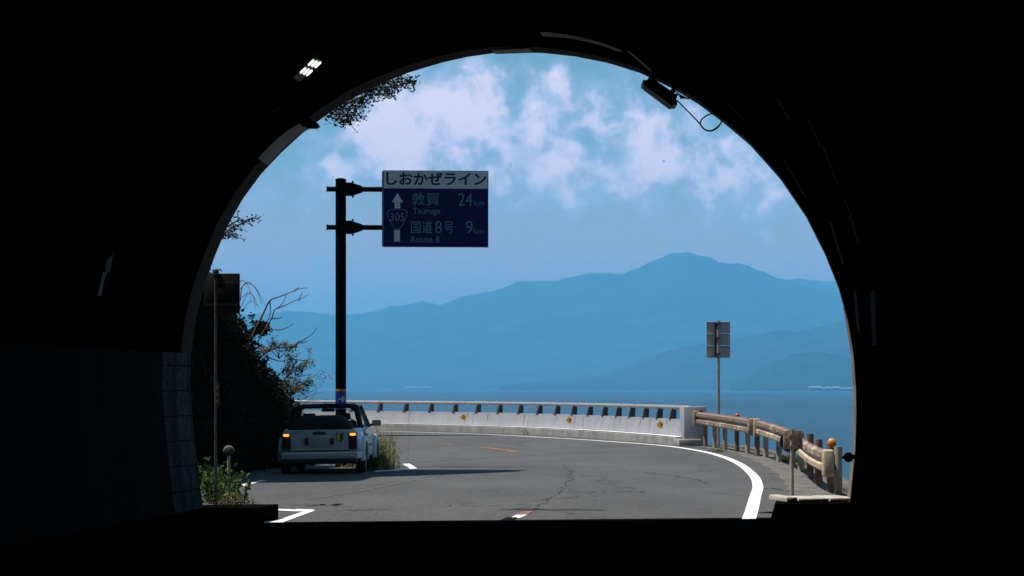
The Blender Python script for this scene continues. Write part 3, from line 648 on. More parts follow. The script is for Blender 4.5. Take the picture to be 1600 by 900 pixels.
# ------------------------------------------------------------------ direction sign
PD = 54.0
pole_b = Vector(((532.5-800)/F*PD, PD, 0))
sg = thing('direction_sign', pole_b, 'large dark blue overhead road sign with white Japanese place names on pole', 'road sign')
ppm = F/PD
def pz(y): return CH-(y-HZ)/ppm
def px_(x): return (x-800)/ppm
mb = MB(pole_b); mb.tube([pole_b+Vector((0,0,-.05)), pole_b+Vector((0,0,pz(280)))], .107, 24); mb.lathe(pole_b+Vector((0,0,pz(280))), (0,0,1), [(.112,-.03),(.112,.0),(.06,.02),(.002,.025)]); mb.build('pole', M_POLE, sg, smooth=True)
for yy in (296.5, 356):
    z = pz(yy); t = Vector((1,.075,0)).normalized(); o0 = pole_b+Vector((0,-.16,z))
    def at(x): return o0+t*(px_(x)-px_(532.5))
    mb = MB(pole_b); mb.tube([at(512), at(606)], .05, 12); mb.tube([at(511), at(513)], .058, 12); mb.build('arm', M_POLE, sg, smooth=True)
    mb = MB(pole_b)
    for sy in (-.075, .075):
        prof = [(527,-9),(552,-9.5),(567,-4.5),(567,4.5),(552,9.5),(527,9)]
        mb.prism([at(a)+Vector((0,sy-.02,-b/ppm)) for a, b in prof], (0,.04,0))
    mb.box(at(545)+Vector((0,0,9/ppm)), (.14,.16,.03)); mb.box(at(545)+Vector((0,0,-9/ppm)), (.14,.16,.03)); mb.tube([at(552)+Vector((0,0,10/ppm)), at(552)+Vector((0,0,13/ppm))], .02, 8); mb.tube([at(552)+Vector((0,0,-10/ppm)), at(552)+Vector((0,0,-13/ppm))], .02, 8)
    mb.build('bracket', M_POLE, sg)
M_SBLUE = material('blue_sign_sheeting', (.006,.008,.10), (.007,.009,.11), 3, .5, spec=.2)
M_SWHITE = material('white_sign_sheeting', (.62,.72,.74), (.58,.68,.70), 3, .5, spec=.2)
M_SLET = material('white_sign_lettering', (.14,.30,.42), (.13,.28,.39), 3, .5, spec=.2)
M_SEDGE = material('aluminium_edge', (.16,.16,.16), (.12,.12,.12), 8, .5, metal=.3)
WZ = 2.111/938     # metres per unit of the sign drawing (938 units wide)
rs = Matrix.Rotation(math.atan(.075), 4, 'Z')
s0 = Vector((px_(599.5), PD-.28, 0))            # lower left corner
s0.z = CH-(386.2-HZ)/F*(PD-.2)
def SP(a, b, off=0): return s0 + rs @ Vector(((a-570)*WZ, -off, (778-b)*WZ))
def SV(a, b, off): return SP(a, b, off)
mb = MB(pole_b); mb.prism([SP(570,778,.0), SP(1508,778,.0), SP(1508,97,.0), SP(570,97,.0)], rs @ Vector((0,.05,0))); mb.build('panel', M_SEDGE, sg)
for b_ in (200, 420, 640):
    mb = MB(pole_b); mb.prism([SP(560,b_,-.055), SP(1490,b_,-.055), SP(1490,b_-24,-.055), SP(560,b_-24,-.055)], rs @ Vector((0,.05,0))); mb.build('back_rail', M_SEDGE, sg)
mb = MB(pole_b); mb.prism([SP(562,770,-.055), SP(580,770,-.055), SP(580,105,-.055), SP(562,105,-.055)], rs @ Vector((0,.04,0))); mb.build('clamp_strip', M_SEDGE, sg)
mb = MB(pole_b); mb.prism([SP(578,772,.004), SP(1502,772,.004), SP(1502,258,.004), SP(578,258,.004)], rs @ Vector((0,.003,0))); mb.build('blue_face', M_SBLUE, sg)
mb = MB(pole_b); mb.prism([SP(578,256,.004), SP(1502,256,.004), SP(1502,102,.004), SP(578,102,.004)], rs @ Vector((0,.003,0))); mb.build('name_band', M_SWHITE, sg)
def sign_text(name, body, x0, y0, x1, y1, mat, bold=0):
    vs, fs = text_mesh(body, (x1-x0)*WZ, (y1-y0)*WZ, bold); o = SP(x0, y1, .008); mb = MB(pole_b); mb.add([o + rs @ v for v in vs], fs); return mb.build(name, mat, sg, fix=False)
sign_text('band_lettering', 'しおかぜライン', 600,115,1490,228, M_SBLUE, .022)
sign_text('place_lettering', '敦賀', 822,295,1070,407, M_SLET, 0)
sign_text('distance_lettering', '24', 1238,297,1365,408, M_SLET, -.004)
sign_text('unit_lettering', 'km', 1380,360,1470,408, M_SLET)
sign_text('roman_lettering', 'Tsuruga', 832,430,1080,497, M_SLET, .006)
sign_text('place_lettering', '国道', 820,545,1008,657, M_SLET, 0)
sign_text('place_lettering', '8', 1033,545,1092,655, M_SLET, -.004); sign_text('place_lettering', '号', 1112,548,1200,657, M_SLET, 0)
sign_text('distance_lettering', '9', 1305,543,1368,657, M_SLET, -.004)
sign_text('unit_lettering', 'km', 1378,608,1470,657, M_SLET)
sign_text('roman_lettering', 'Route 8', 818,680,1072,735, M_SLET, .006)
sign_text('route_number', '305', 632,475,762,548, M_SLET, .004)
mb = MB(pole_b); mb.poly([SP(*p, .008) for p in ((698,297),(648,382),(672,376),(672,435),(723,435),(723,376),(748,382))]); mb.build('arrow', M_SWHITE, sg); mb = MB(pole_b); mb.poly([SP(*p, .008) for p in ((668,628),(720,628),(720,730),(668,730))]); mb.build('arrow_tail', M_SWHITE, sg)
def onigiri(k):
    base = [(698,438),(745,441),(775,450),(788,468),(786,492),(768,540),(742,590),(718,618),(697,626),(676,618),(652,590),(626,540),(607,492),(605,468),(620,450),(650,441)]
    return [(697+(x-697)*k, 525+(y-525)*k) for x, y in base]
a = onigiri(1); b = onigiri(.93); n = len(a); mb = MB(pole_b); mb.add([SP(*p,.008) for p in a]+[SP(*p,.008) for p in b], [(i,(i+1)%n,(i+1)%n+n,i+n) for i in range(n)]); mb.build('route_shield', M_SLET, sg)
# reflective sleeve on the pole
M_BAND = material('blue_reflective_sleeve', (.012,.03,.20), (.012,.028,.18), 5, .4); M_BANDO = material('orange_reflective_stripe', (.40,.17,.015), (.36,.14,.015), 5, .4)
mb = MB(pole_b); mb.tube([pole_b+Vector((0,0,pz(640))), pole_b+Vector((0,0,pz(611.5)))], .1095, 28, cap=False); sl = mb.build('sleeve', M_BAND, sg, smooth='all')
mb = MB(pole_b); mb.tube([pole_b+Vector((0,0,pz(611.2))), pole_b+Vector((0,0,pz(608)))], .1095, 28, cap=False); mb.build('stripe', M_BANDO, sl, smooth='all')
def wrap_text(body, a0, z0, w, h, bold=0):
    vs, fs = text_mesh(body, w, h, bold); mb = MB(pole_b); r = .1115
    mb.add([pole_b+Vector((r*math.sin((v.x+a0)/r), -r*math.cos((v.x+a0)/r), z0+v.z)) for v in vs], fs); mb.build('sleeve_lettering', M_SWHITE, sl, fix=False)
wrap_text('8', .015, pz(627.5), .05, .11, .01); wrap_text('-', -.03, pz(624), .03, .012, .01); wrap_text('号', .08, pz(627), .06, .08); wrap_text('—', -.05, pz(617), .14, .012, .01)

# ------------------------------------------------------------------ concrete sea barrier with pipe rail
bo = barrier_path[0]
bar = thing('sea_barrier', bo, 'white concrete barrier wall with a pipe rail along the seaward curve', 'barrier')
# path runs from the near right end to the far left: left of travel = road side
BL = length(barrier_path)
body_path = [p for p in barrier_path]
mb = MB(bo); mb.sweep([(-.45,-.3),(.28,-.3),(.28,.20),(.25,.225),(-.45,.225)], body_path); mb.build('footing', M_CONC2, bar)
mb = MB(bo); mb.sweep([(.27,.226),(.275,.24),(-.02,.245),(-.02,.226)], body_path); mb.build('footing_cap', M_WHITE, bar)
SEGL = 4.6; s = .55; prof = [(.0,.235),(.04,.26),(-.03,.62),(-.04,.70),(-.26,.70),(-.28,.235)]
wall_mb = MB(bo)
while s < BL-1:
    e = min(s+SEGL-.025, BL); pts = [at_length(barrier_path, s+(e-s)*k/8)[0] for k in range(9)]; mb = MB(bo); mb.sweep(prof, pts); mb.build('wall_block', M_CONC, bar); s += SEGL
# rust streaks and joints are real stains on the wall face
for s_ in [1.9, 3.1, 6.4, 8.1, 9.0, 11.7, 13.4, 16.2, 19.3, 22.4, 24.0]:
    p, d = at_length(barrier_path, s_); l = Vector((-d.y,d.x,0)); w = R.uniform(.02,.06); h = R.uniform(.12,.4)
    mb = MB(bo); a_ = p+l*(-.04+.0035*1)+Vector((0,0,.69)); mb.poly([p+l*(-.034)+d*(-w/2)+Vector((0,0,.665)), p+l*(-.034)+d*(w/2)+Vector((0,0,.665)), p+l*(-.032+.07*h/.36)+d*(w*.3)+Vector((0,0,.665-h)), p+l*(-.032+.07*h/.36)-d*(w*.3)+Vector((0,0,.665-h))]); mb.build('stain', M_STAIN, bar)
mb = MB(bo); rail = [p+Vector((-.16*0,0,0)) for p in body_path]
rp = []
for i in range(60):
    p, d = at_length(barrier_path, .3+(BL-.4)*i/59); l = Vector((-d.y,d.x,0)); rp.append(p-l*.14+Vector((0,0,1.03)))
mb.tube(rp, .06, 12); mb.build('top_rail', M_GALV, bar, smooth='all')
s = 1.0; k = 0
while s < BL-2:
    p, d = at_length(barrier_path, s); l = Vector((-d.y,d.x,0)); mb = MB(bo)
    out = [(-.20,.70),(-.03,.70),(-.035,.80),(-.06,.92),(-.10,1.0),(-.14,1.085),(-.19,1.05),(-.215,.95),(-.215,.85)]
    mb.prism([p+l*a+Vector((0,0,z+.0))-d*.05 for a, z in out], d*.10)
    mb.box(p-l*.11+Vector((0,0,.712)), (.22,.2,.022), rz=math.atan2(d.y,d.x))
    mb.build('rail_post', M_DARKSTEEL, bar); s += 1.72
p, d = at_length(barrier_path, .12); l = Vector((-d.y,d.x,0))
mb = MB(bo); mb.bbox(p-l*.22+d*(-.05)+Vector((0,0,.49)), (.72,.62,1.16), .02, rz=math.atan2(d.y,d.x)); eb = mb.build('end_block', M_CONC, bar, smooth=True)
mb = MB(bo); q = P(1093,641.5,73.0); mb.box(p-l*.30-d*.418+Vector((0,0,.90)), (.02,.26,.13), rz=math.atan2(d.y,d.x)); mb.build('name_plate', M_BLACKPL, eb)
mb = MB(bo); mb.bbox(p+l*.0-d*.5+Vector((0,0,.09)), (.9,.62,.2), .02, rz=math.atan2(d.y,d.x)); mb.build('footing_end', M_CONC2, bar, smooth=True)

# yellow diamond reflectors fixed to the barrier
for i, (x_, lab) in enumerate(((727,'yellow diamond reflector on the barrier, farthest from the end block'), (892,'yellow diamond reflector on the middle of the barrier wall'), (1035,'yellow diamond reflector on the barrier nearest its end block'))):
    best = min((abs(800+F*at_length(barrier_path, BL*k/600)[0].x/at_length(barrier_path, BL*k/600)[0].y-x_), BL*k/600) for k in range(560))[1]
    p, d = at_length(barrier_path, best); l = Vector((-d.y,d.x,0)); c = p+l*.06+Vector((0,0,.52))
    r_ = thing('reflector', c, lab, 'reflector', 'diamond reflectors along the barrier')
    t = Vector((1,0.0,0)); mb = MB(c); rr = .108
    out = []
    for kx in range(4):
        for e in (-.12,.12): ang = math.pi/2*kx+e; out.append(c+Vector((math.cos(ang)*rr,-.01,math.sin(ang)*rr)))
    mb.prism(out, (0,.02,0)); mb.build('lens', M_YEL, r_)
    mb = MB(c); mb.tube([c+Vector((.085,.02,-.02)), c+Vector((.085,.02,-.27))], .011, 6); mb.build('stem', M_STAIN, r_)
    mb = MB(c); mb.box(c-l*.03+Vector((0,.02,0)), (.05,.08,.05)); mb.build('bracket', M_BLACKPL, r_)
c = Vector(((606-800)/F*98, 98, .3))

# ------------------------------------------------------------------ guard rails
WP = [(0,0),(.004,.022),(.062,.048),(.066,.122),(.008,.150),(.004,.200),(.062,.228),(.066,.302),(.004,.330),(0,.35)]
WPROF = WP+[(a-.006,h) for a, h in reversed(WP)]
def guard_rail(label, path, top, posts, ptops, endcaps, beam_len=4.0):
    """path: ground line of the posts, from near to far; the beam hangs on the left (road) side"""
    o = Vector(path[0]); o.z = 0; g = thing('guard_rail', o, label, 'guard rail', 'guard rails along the sea side'); path = smooth_path(path, 8); Lp = length(path)
    fine = [at_length(path, Lp*k/48)[0] for k in range(49)]
    def zt(s): return top[0]+(top[1]-top[0])*s/Lp
    pos = []
    for k in range(49):
        s = Lp*k/48; p, d = at_length(path, s); l = Vector((-d.y,d.x,0)); pos.append(p+l*.10+Vector((0,0,zt(s)-.35-p.z)))
    nb = max(1, round(Lp/beam_len)); 
    for bi in range(nb):
        i0 = round(48*bi/nb); i1 = round(48*(bi+1)/nb)
        lift = .006 if bi % 2 else 0
        mb = MB(o); mb.sweep([(a+lift,h) for a,h in WPROF], pos[i0:i1+1]+([pos[i1].lerp(pos[i1+1], .5)] if i1 < 48 else [])); b = mb.build('beam', M_BEAM, g)
        pp = pos[i0]; d = (pos[i0+1]-pos[i0]).normalized(); l = Vector((-d.y,d.x,0))
        for h in (.085,.265):
            for e in (.04,.10):
                mb = MB(o); mb.lathe(pp+d*e+l*(.068+lift)+Vector((0,0,h)), l, [(.016,0),(.014,.012),(.002,.014)], 8); mb.build('splice_bolt', M_RUSTY, b)
    for s, rt in posts:
        p, d = at_length(path, s); l = Vector((-d.y,d.x,0)); h = zt(s)+(ptops if s < 8 else -.03)
        mb = MB(o); mb.tube([p-l*.04+Vector((0,0,-.2)), p-l*.04+Vector((0,0,h))], .062, 12); pt = mb.build('post', M_RUSTY if rt else M_POST, g, smooth=True)
        mb = MB(o); mb.box(p+l*.055+Vector((0,0,zt(s)-.175)), (.07,.10,.24), rz=math.atan2(d.y,d.x)); mb.build('spacer', M_RUSTY, pt)
    for e in endcaps:
        i = 0 if e == 'near' else 48; p = pos[i]; d = ((pos[1]-pos[0]) if i == 0 else (pos[48]-pos[47])).normalized(); l = Vector((-d.y,d.x,0)); sgn = -1 if i == 0 else 1
        mb = MB(o); out = [(0.11,-.02),(.115,.0)]
        cen = p+l*.035+d*sgn*.09+Vector((0,0,.175)); mb.bbox(cen, (.24,.16,.40), .03, rz=math.atan2(d.y,d.x), seg=3); mb.build('end_cap', M_BEIGE if (e == 'near' and top[0] < .7) else M_BEIGE2, g, smooth=True)
    return g
def beam_material():
    m = bpy.data.materials.new('weathered_beam'); m.use_nodes = True; N = m.node_tree.nodes; L = m.node_tree.links; b = N['Principled BSDF']; b.inputs['Roughness'].default_value = .6
    g = N.new('ShaderNodeNewGeometry'); tc = N.new('ShaderNodeTexCoord')
    n = N.new('ShaderNodeTexNoise'); n.inputs['Scale'].default_value = 2.2; n.inputs['Detail'].default_value = 8; L.new(tc.outputs['Object'], n.inputs[0])
    sp = N.new('ShaderNodeSeparateXYZ'); L.new(tc.outputs['Object'], sp.inputs[0])
    # old rust has spread over the upper wave
    a = N.new('ShaderNodeMath'); a.operation = 'MULTIPLY_ADD'; L.new(sp.outputs[2], a.inputs[0]); a.inputs[1].default_value = .9; a.inputs[2].default_value = -.46
    s = N.new('ShaderNodeMath'); s.operation = 'ADD'; L.new(a.outputs[0], s.inputs[0]); L.new(n.outputs['Fac'], s.inputs[1])
    mr = N.new('ShaderNodeMapRange'); L.new(s.outputs[0], mr.inputs[0]); mr.inputs[1].default_value = .50; mr.inputs[2].default_value = .66
    x = N.new('ShaderNodeMix'); x.data_type = 'RGBA'; L.new(mr.outputs[0], x.inputs[0]); x.inputs[6].default_value = (.52,.42,.29,1); x.inputs[7].default_value = (.22,.145,.105,1)
    L.new(x.outputs[2], b.inputs['Base Color']); return m
M_BEAM = beam_material()
near_path = [Vector((4.78,39.6,0)), Vector((4.86,42.3,0)), Vector((5.10,46,0)), Vector((5.38,50,0)), Vector((5.58,54,0)), Vector((5.68,58,0)), Vector((5.72,61.2,0))]
guard_rail('rust streaked beige guard rail nearest the tunnel, bending past the round marker', near_path, (.66,.86), [(.15,0),(1.3,1),(4.0,1),(7.3,1),(11.3,0),(14.2,0),(17.9,0),(21.4,0)], .06, ('near','far'), 3.6)
far_path = [Vector((5.66,62.2,0)), Vector((5.60,65,0)), Vector((5.40,69,0)), Vector((5.12,72.6,0))]
guard_rail('brown rusted guard rail meeting the end block of the concrete barrier', far_path, (.86,.94), [(.25,1),(2.3,0),(4.4,1),(6.6,0),(8.4,0),(10.0,1)], .0, ('near','far'), 3.5)

# amber disc above the near end of the guard rail
def disc_marker(name, c, rad, facing, mat, backm, label, cat, stem_to, group=None, stem_r=.014):
    o = thing(name, Vector(stem_to), label, cat, group); mb = MB(stem_to); f = Vector(facing).normalized()
    mb.lathe(c, f, [(rad*.98,0),(rad,.012),(rad*.9,.03),(rad*.5,.042),(.002,.046)], 28); mb.build('lens', mat, o, smooth='all')
    mb = MB(stem_to); mb.lathe(Vector(c)-f*.03, f, [(rad*.5,0),(rad*1.04,.012),(rad*1.06,.03)], 28); mb.build('housing', backm, o, smooth='all')
    mb = MB(stem_to); mb.tube(smooth_path([Vector(c)-f*.03, Vector(c)-f*.05+Vector((0,0,-rad*.9)), Vector(stem_to)], 5), stem_r, 8); mb.build('stem', backm, o, smooth='all'); return o
c = P(1300,692,40.2); disc_marker('reflector', c, .066, (-.1,-1,0), M_AMBER, M_GALV, 'round amber reflector on a bent stem above the guard rail end', 'reflector', (4.80,40.6,.70), stem_r=.02)
c = P(1152,650,66.5); disc_marker('reflector_post', c, .062, (-.1,-1,0), M_REDOR, M_DARKSTEEL, 'thin post with small red orange disc behind the far guard rail', 'reflector', (P(1153,650,66.5).x, 66.53, 0), stem_r=.022)
# marker post seen from behind by the near kerb
b0 = Vector(((1237.5-800)/F*38.9, 38.9, 0)); o = thing('marker_post', b0, 'steel post with black round board and plate seen from behind', 'marker')
mb = MB(b0); mb.tube([b0, b0+Vector((0,0,1.6-(672.5-605)/F*38.9))], .028, 14); mb.build('post', M_POST, o, smooth=True)
cz = 1.6-(689.5-605)/F*38.9
mb = MB(b0); mb.lathe(b0+Vector((-.01,.055,cz)), (0,-1,0), [(.155,0),(.165,.01),(.155,.018)], 40); mb.build('round_board', M_BLACKPL, o, smooth=True)
mb = MB(b0); mb.bbox(b0+Vector((.015,.012 ,cz+.02)), (.28,.02,.27), .008); bp_ = mb.build('back_plate', M_BEIGE2, o, smooth=True)
mb = MB(b0)
for sx in (-.10,.10):
    for sz in (-.09,.0,.09):
        mb = MB(b0); mb.lathe(b0+Vector((.015+sx,.003,cz+.02+sz)), (0,-1,0), [(.012,0),(.012,.008),(.003,.012)], 8); mb.build('bolt', M_BLACKPL, bp_)
for sz in (-.07,.08):
    mb = MB(b0); mb.box(b0+Vector((0,-.005,cz+sz)), (.09,.06,.03)); mb.build('clamp', M_POST, o)

# sign seen from behind on the seaward side
b0 = Vector(((1122.5-800)/F*72, 72.0, 0)); o = thing('back_of_sign', b0, 'grey road sign of three stacked panels seen from behind on a post', 'road sign'); s_ = F/72
def zz(y): return CH-(y-605)/s_
M_BACK = material('weathered_sign_back', (.45,.45,.42), (.33,.33,.31), 6, .7)
mb = MB(b0); mb.tube([b0+Vector((0,0,-.3)), b0+Vector((0,0,zz(501)))], .042, 14); mb.build('post', M_GALV, o, smooth=True)
for a_, c_ in ((502.5,520.8),(521.2,539.6),(540.2,559)):
    mb = MB(b0); x0, x1 = (1104-800)/s_, (1141-800)/s_
    mb.bbox(Vector(((x0+x1)/2, 72.06, (zz(a_)+zz(c_))/2)), (x1-x0, .02, zz(a_)-zz(c_)), .004); pn = mb.build('panel', M_BACK, o)
    mb = MB(b0); mb.box(Vector(((x0+x1)/2, 72.045, zz(a_)-.03)), (x1-x0-.01, .022, .035)); mb.build('rail', M_GALV, pn)
for yy in (506,528,553):
    mb = MB(b0); mb.box(b0+Vector((-.02,-.01,zz(yy))), (.14,.12,.035)); mb.build('clamp', M_DARKSTEEL, o)
mb = MB(b0); mb.box(b0+Vector((-.075,.03,(zz(502)+zz(557))/2)), (.05,.03,.9)); mb.build('channel', M_BLACKPL, o)

# ------------------------------------------------------------------ car
def build_car():
    M_CAR = material('white_car_paint', (.42,.50,.53), (.38,.45,.48), 1.2, .35, spec=.5, coat=.4)
    M_CHROME = material('chrome', (.5,.5,.5), None, 1, .2, metal=1)
    M_RED = material('dark_red_lens', (.035,.004,.003), (.03,.003,.003), 8, .3, spec=.5)
    M_AMB = material('lit_amber_indicator', (.9,.35,.05), None, 1, .3, emit=(1,.34,.03), estr=1.3)
    M_PLATE = material('pale_number_plate', (.36,.42,.46), (.33,.38,.42), 3, .5)
    M_FAB = material('black_canvas', (.012,.012,.013), (.02,.02,.02), 12, .95, bump=.2)
    M_GLASS = bpy.data.materials.new('window_glass'); M_GLASS.use_nodes = True
    N = M_GLASS.node_tree.nodes; L = M_GLASS.node_tree.links; tr = N.new('ShaderNodeBsdfTransparent'); tr.inputs[0].default_value = (.82,.88,.86,1); gl = N.new('ShaderNodeBsdfGlossy'); gl.inputs['Roughness'].default_value = .02
    mx = N.new('ShaderNodeMixShader'); mx.inputs[0].default_value = .07; L.new(tr.outputs[0], mx.inputs[1]); L.new(gl.outputs[0], mx.inputs[2]); L.new(mx.outputs[0], N['Material Output'].inputs[0])
    M_GREENM = material('mirror_glass', (.6,.7,.6), None, 1, .05, metal=1)
    M_LG = material('green_sticker', (.02,.16,.05), None); M_LY = material('yellow_sticker', (.65,.62,.03), None)
    D = 49.5; s = F/D
    car = thing('convertible_car', ((500.5-800)/s, D, 0), 'small white open top car with black folded hood parked under the bank', 'car')
    car.rotation_euler = (0, math.radians(-1.0), math.radians(-2.5))
    def B(fn, name, mat, par=car, smooth=True):
        mb = MB(); fn(mb); return mb.build(name, mat, par, smooth=smooth)
    # body: lofted rings (station y: half width at sill, half width at belt, z bottom, z belt)
    stn = [(.00,.66,.60,.40,.795),(.03,.70,.665,.34,.81),(.15,.735,.70,.30,.82),(.5,.745,.715,.28,.83),(1.0,.745,.715,.24,.835),(2.2,.745,.715,.24,.845),(2.5,.745,.70,.26,.845),(2.9,.735,.69,.28,.81),(3.2,.71,.66,.30,.77),(3.34,.66,.60,.36,.71),(3.37,.60,.55,.42,.66)]
    def ring(y, ws, wb, zb, zt):
        h = zt-zb; half = [(ws*.80, zb), (ws*.95, zb+.03), (ws, zb+.14), (ws+.012, zb+h*.45), (ws*.5+wb*.5+.014, zb+h*.68), (wb+.012, zb+h*.88), (wb*.985, zt-.018), (wb*.95, zt)]
        pts = [(x, y, z) for x, z in half]+[(0,y,zt+.004)]+[(-x, y, z) for x, z in reversed(half)]
        return pts
    def body(mb):
        rings = [ring(*a) for a in stn]; n = len(rings[0]); vs = [p for r in rings for p in r]; fs = []
        for i in range(len(rings)-1):
            for k in range(n):
                k2 = (k+1) % n
                # open cockpit: no deck between y .95 and 2.3
                if stn[i][0] >= 1.0 and stn[i+1][0] <= 2.3 and k in (7,8): continue
                fs.append((i*n+k, i*n+k2, (i+1)*n+k2, (i+1)*n+k))
        fs += [tuple(range(n))[::-1], tuple((len(rings)-1)*n+k for k in range(n))]; mb.add(vs, fs)
    B(body, 'body', M_CAR)
    B(lambda mb: mb.box((0,1.65,.42), (1.30,1.3,.30)), 'cabin_floor', M_BLACKPL, smooth=False)
    # tail panel (boot lid) set proud of the tail, with its shut line
    def lid(mb):
        out = [(-.52,-.012,.44),(.52,-.012,.44),(.535,-.008,.62),(.52,-.004,.795),(.0,-.002,.802),(-.52,-.004,.795),(-.535,-.008,.62)]
        mb.prism([Vector(p)+Vector((0,-.012,0)) for p in out], (0,.02,0))
    tg = B(lid, 'tailgate', M_CAR, smooth=False)
    B(lambda mb: mb.box((0,.0,.428), (1.12,.02,.014)), 'shut_line', M_BLACKPL, tg, False)
    B(lambda mb: mb.bbox((0,-.032,.752), (.24,.03,.045), .008), 'handle', M_BLACKPL, tg)
    # emblem: upright capital H in a frame
    def emb(mb):
        z0 = .805
        for x in (-.016,.016): mb.box((x,-.036,z0-.0), (.008,.012,.034))
        mb.box((0,-.036,z0), (.026,.012,.008))
        for x in (-.029,.029): mb.box((x,-.036,z0), (.005,.010,.05))
        for z in (-.026,.026): mb.box((0,-.036,z0+z), (.06,.010,.005))
    B(emb, 'emblem', M_CHROME, tg, False)
    vs, fs = text_mesh('HONDA', .16, .028, .01); mb = MB(); mb.add([Vector((-.53+.02,-.0295,.755))+v for v in vs], fs); mb.build('lettering', M_BLACKPL, tg, fix=False)
    B(lambda mb: mb.bbox((0,-.024,.53), (1.03,.012,.02), .004), 'crease', M_CAR, tg)
    pl = B(lambda mb: mb.bbox((0,-.036,.605), (.42,.03,.215), .012), 'plate_recess', M_CAR, tg)
    B(lambda mb: mb.bbox((0,-.058,.605), (.33,.012,.165), .006), 'number_plate', M_PLATE, pl)
    for x in (-.235,.235): B(lambda mb: mb.bbox((x,-.06,.605), (.075,.07,.13), .03, seg=3), 'overrider', M_BLACKPL, pl)
    # green and yellow chevron sticker
    c = Vector((.375,-.0275,.67))
    for sx, mt in ((-1,M_LY),(1,M_LG)):
        mb = MB(); mb.poly([c+Vector((sx*.002,0,.045)), c+Vector((sx*.052,0,.08)), c+Vector((sx*.052,0,-.035)), c+Vector((sx*.002,0,-.085))]); mb.build('chevron_sticker', mt, tg, fix=False)
    mb = MB(); mb.poly([c+Vector((x*1.16,.001,z*1.1)) for x, z in ((-.055,.085),(0,.05),(.055,.085),(.055,-.04),(0,-.092),(-.055,-.04))]); mb.build('chevron_sticker', M_BLACKPL, tg, fix=False)
    for sx in (-1,1):
        tl = B(lambda mb: mb.bbox((sx*.615,.0,.605), (.15,.07,.29), .015), 'tail_light', M_RED)
        B(lambda mb: mb.bbox((sx*.615,-.024,.722), (.11,.035,.045), .01), 'indicator', M_AMB, tl)
        B(lambda mb: mb.bbox((sx*.615,-.022,.485), (.13,.03,.08), .01), 'reverse_lens', M_BLACKPL, tl)
    def bump(mb):
        prof = [(-.11,.405),(-.13,.385),(-.135,.33),(-.12,.285),(-.02,.275),(-.02,.405)]
        xs = [(-.79,.42),(-.775,.10),(-.70,.02),(-.55,.0),(0,-.01),(.55,.0),(.70,.02),(.775,.10),(.79,.42)]
        n = len(prof); vs = []
        for i, (x, dy) in enumerate(xs):
            cx = x if abs(x) > .6 else x
            for a, z in prof:
                k = (a+.02); 
                if abs(x) >= .77: vs.append((x-math.copysign(1,x)*(.0 if a < -.1 else .05), dy+.02, z))
                else: vs.append((x, dy+a, z))
        mb.add(vs, [(i*n+k, i*n+(k+1)%n, (i+1)*n+(k+1)%n, (i+1)*n+k) for i in range(len(xs)-1) for k in range(n)]+[tuple(range(n))[::-1], tuple((len(xs)-1)*n+k for k in range(n))])
    bmp = B(bump, 'rear_bumper', M_CAR)
    B(lambda mb: mb.bbox((0,-.07,.235), (1.40,.10,.095), .03), 'valance', M_BLACKPL, bmp)
    B(lambda mb: mb.bbox((0,3.42,.36), (1.42,.14,.18), .05), 'front_bumper', M_CAR)
    for sx in (-1,1):
        for y in (.58,2.80):
            def fl(mb):
                prof = []; n = 14; vs = []
                for i in range(n+1):
                    a = math.pi*(i/n)*1.1-.05*math.pi
                    for rr, xx in ((.40,.735),(.385,.79),(.335,.815),(.31,.80),(.31,.70)): vs.append((sx*xx, y+math.cos(a)*rr*1.02, .29+math.sin(a)*rr))
                mb.add(vs, [(i*5+k, i*5+(k+1)%5, (i+1)*5+(k+1)%5, (i+1)*5+k) for i in range(n) for k in range(5)]+[(0,1,2,3,4),tuple(n*5+k for k in (4,3,2,1,0))])
            B(fl, 'wheel_flare', M_CAR)
            w = B(lambda mb: mb.lathe((sx*.62,y,.28), (sx,0,0), [(.15,0),(.25,.0),(.28,.03),(.282,.14),(.25,.17),(.17,.165)], 30), 'wheel', M_BLACK)
            B(lambda mb: mb.lathe((sx*.78,y,.28), (sx,0,0), [(.175,-.02),(.175,.008),(.155,-.005),(.06,.0),(.03,.012),(.004,.012)], 26), 'rim', M_GALV, w)
        # door with handle
        def door(mb):
            out = [(1.0,.32),(2.15,.30),(2.22,.45),(2.22,.80),(.98,.80),(.95,.55)]
            mb.prism([Vector((sx*.757,y_,z_)) for y_, z_ in out], (sx*-.012,0,0))
        d_ = B(door, 'door', M_CAR, smooth=False)
        B(lambda mb: mb.bbox((sx*.768,1.15,.70), (.02,.16,.035), .006), 'handle', M_BLACKPL, d_)
        B(lambda mb: mb.box((sx*.763,1.6,.50), (.012,1.15,.035)), 'side_moulding', M_BLACKPL, d_, False)
        mr_ = B(lambda mb: mb.bbox((sx*.86,2.05,.90), (.17,.08,.11), .025, seg=3), 'door_mirror', M_BLACKPL)
        B(lambda mb: mb.box((sx*.865,2.007,.90), (.135,.004,.08)), 'mirror_glass', M_GREENM, mr_, False)
        B(lambda mb: mb.tube([(sx*.72,2.06,.85),(sx*.80,2.06,.88)], .02, 8), 'mirror_arm', M_BLACKPL, mr_)
        # window frame: quarter light and door glass bars
        B(lambda mb: (mb.tube([(sx*.69,.98,.82),(sx*.60,1.12,1.22)], .028, 8), mb.tube([(sx*.70,2.28,.84),(sx*.585,1.82,1.235)], .03, 8), mb.tube([(sx*.60,1.12,1.225),(sx*.585,1.82,1.24)], .022, 8)), 'window_frame', M_BLACKPL)
        mb = MB(); mb.poly([(sx*.69,1.0,.84),(sx*.70,2.22,.85),(sx*.59,1.80,1.22),(sx*.605,1.13,1.21)]); mb.build('window', M_GLASS, car, fix=False)
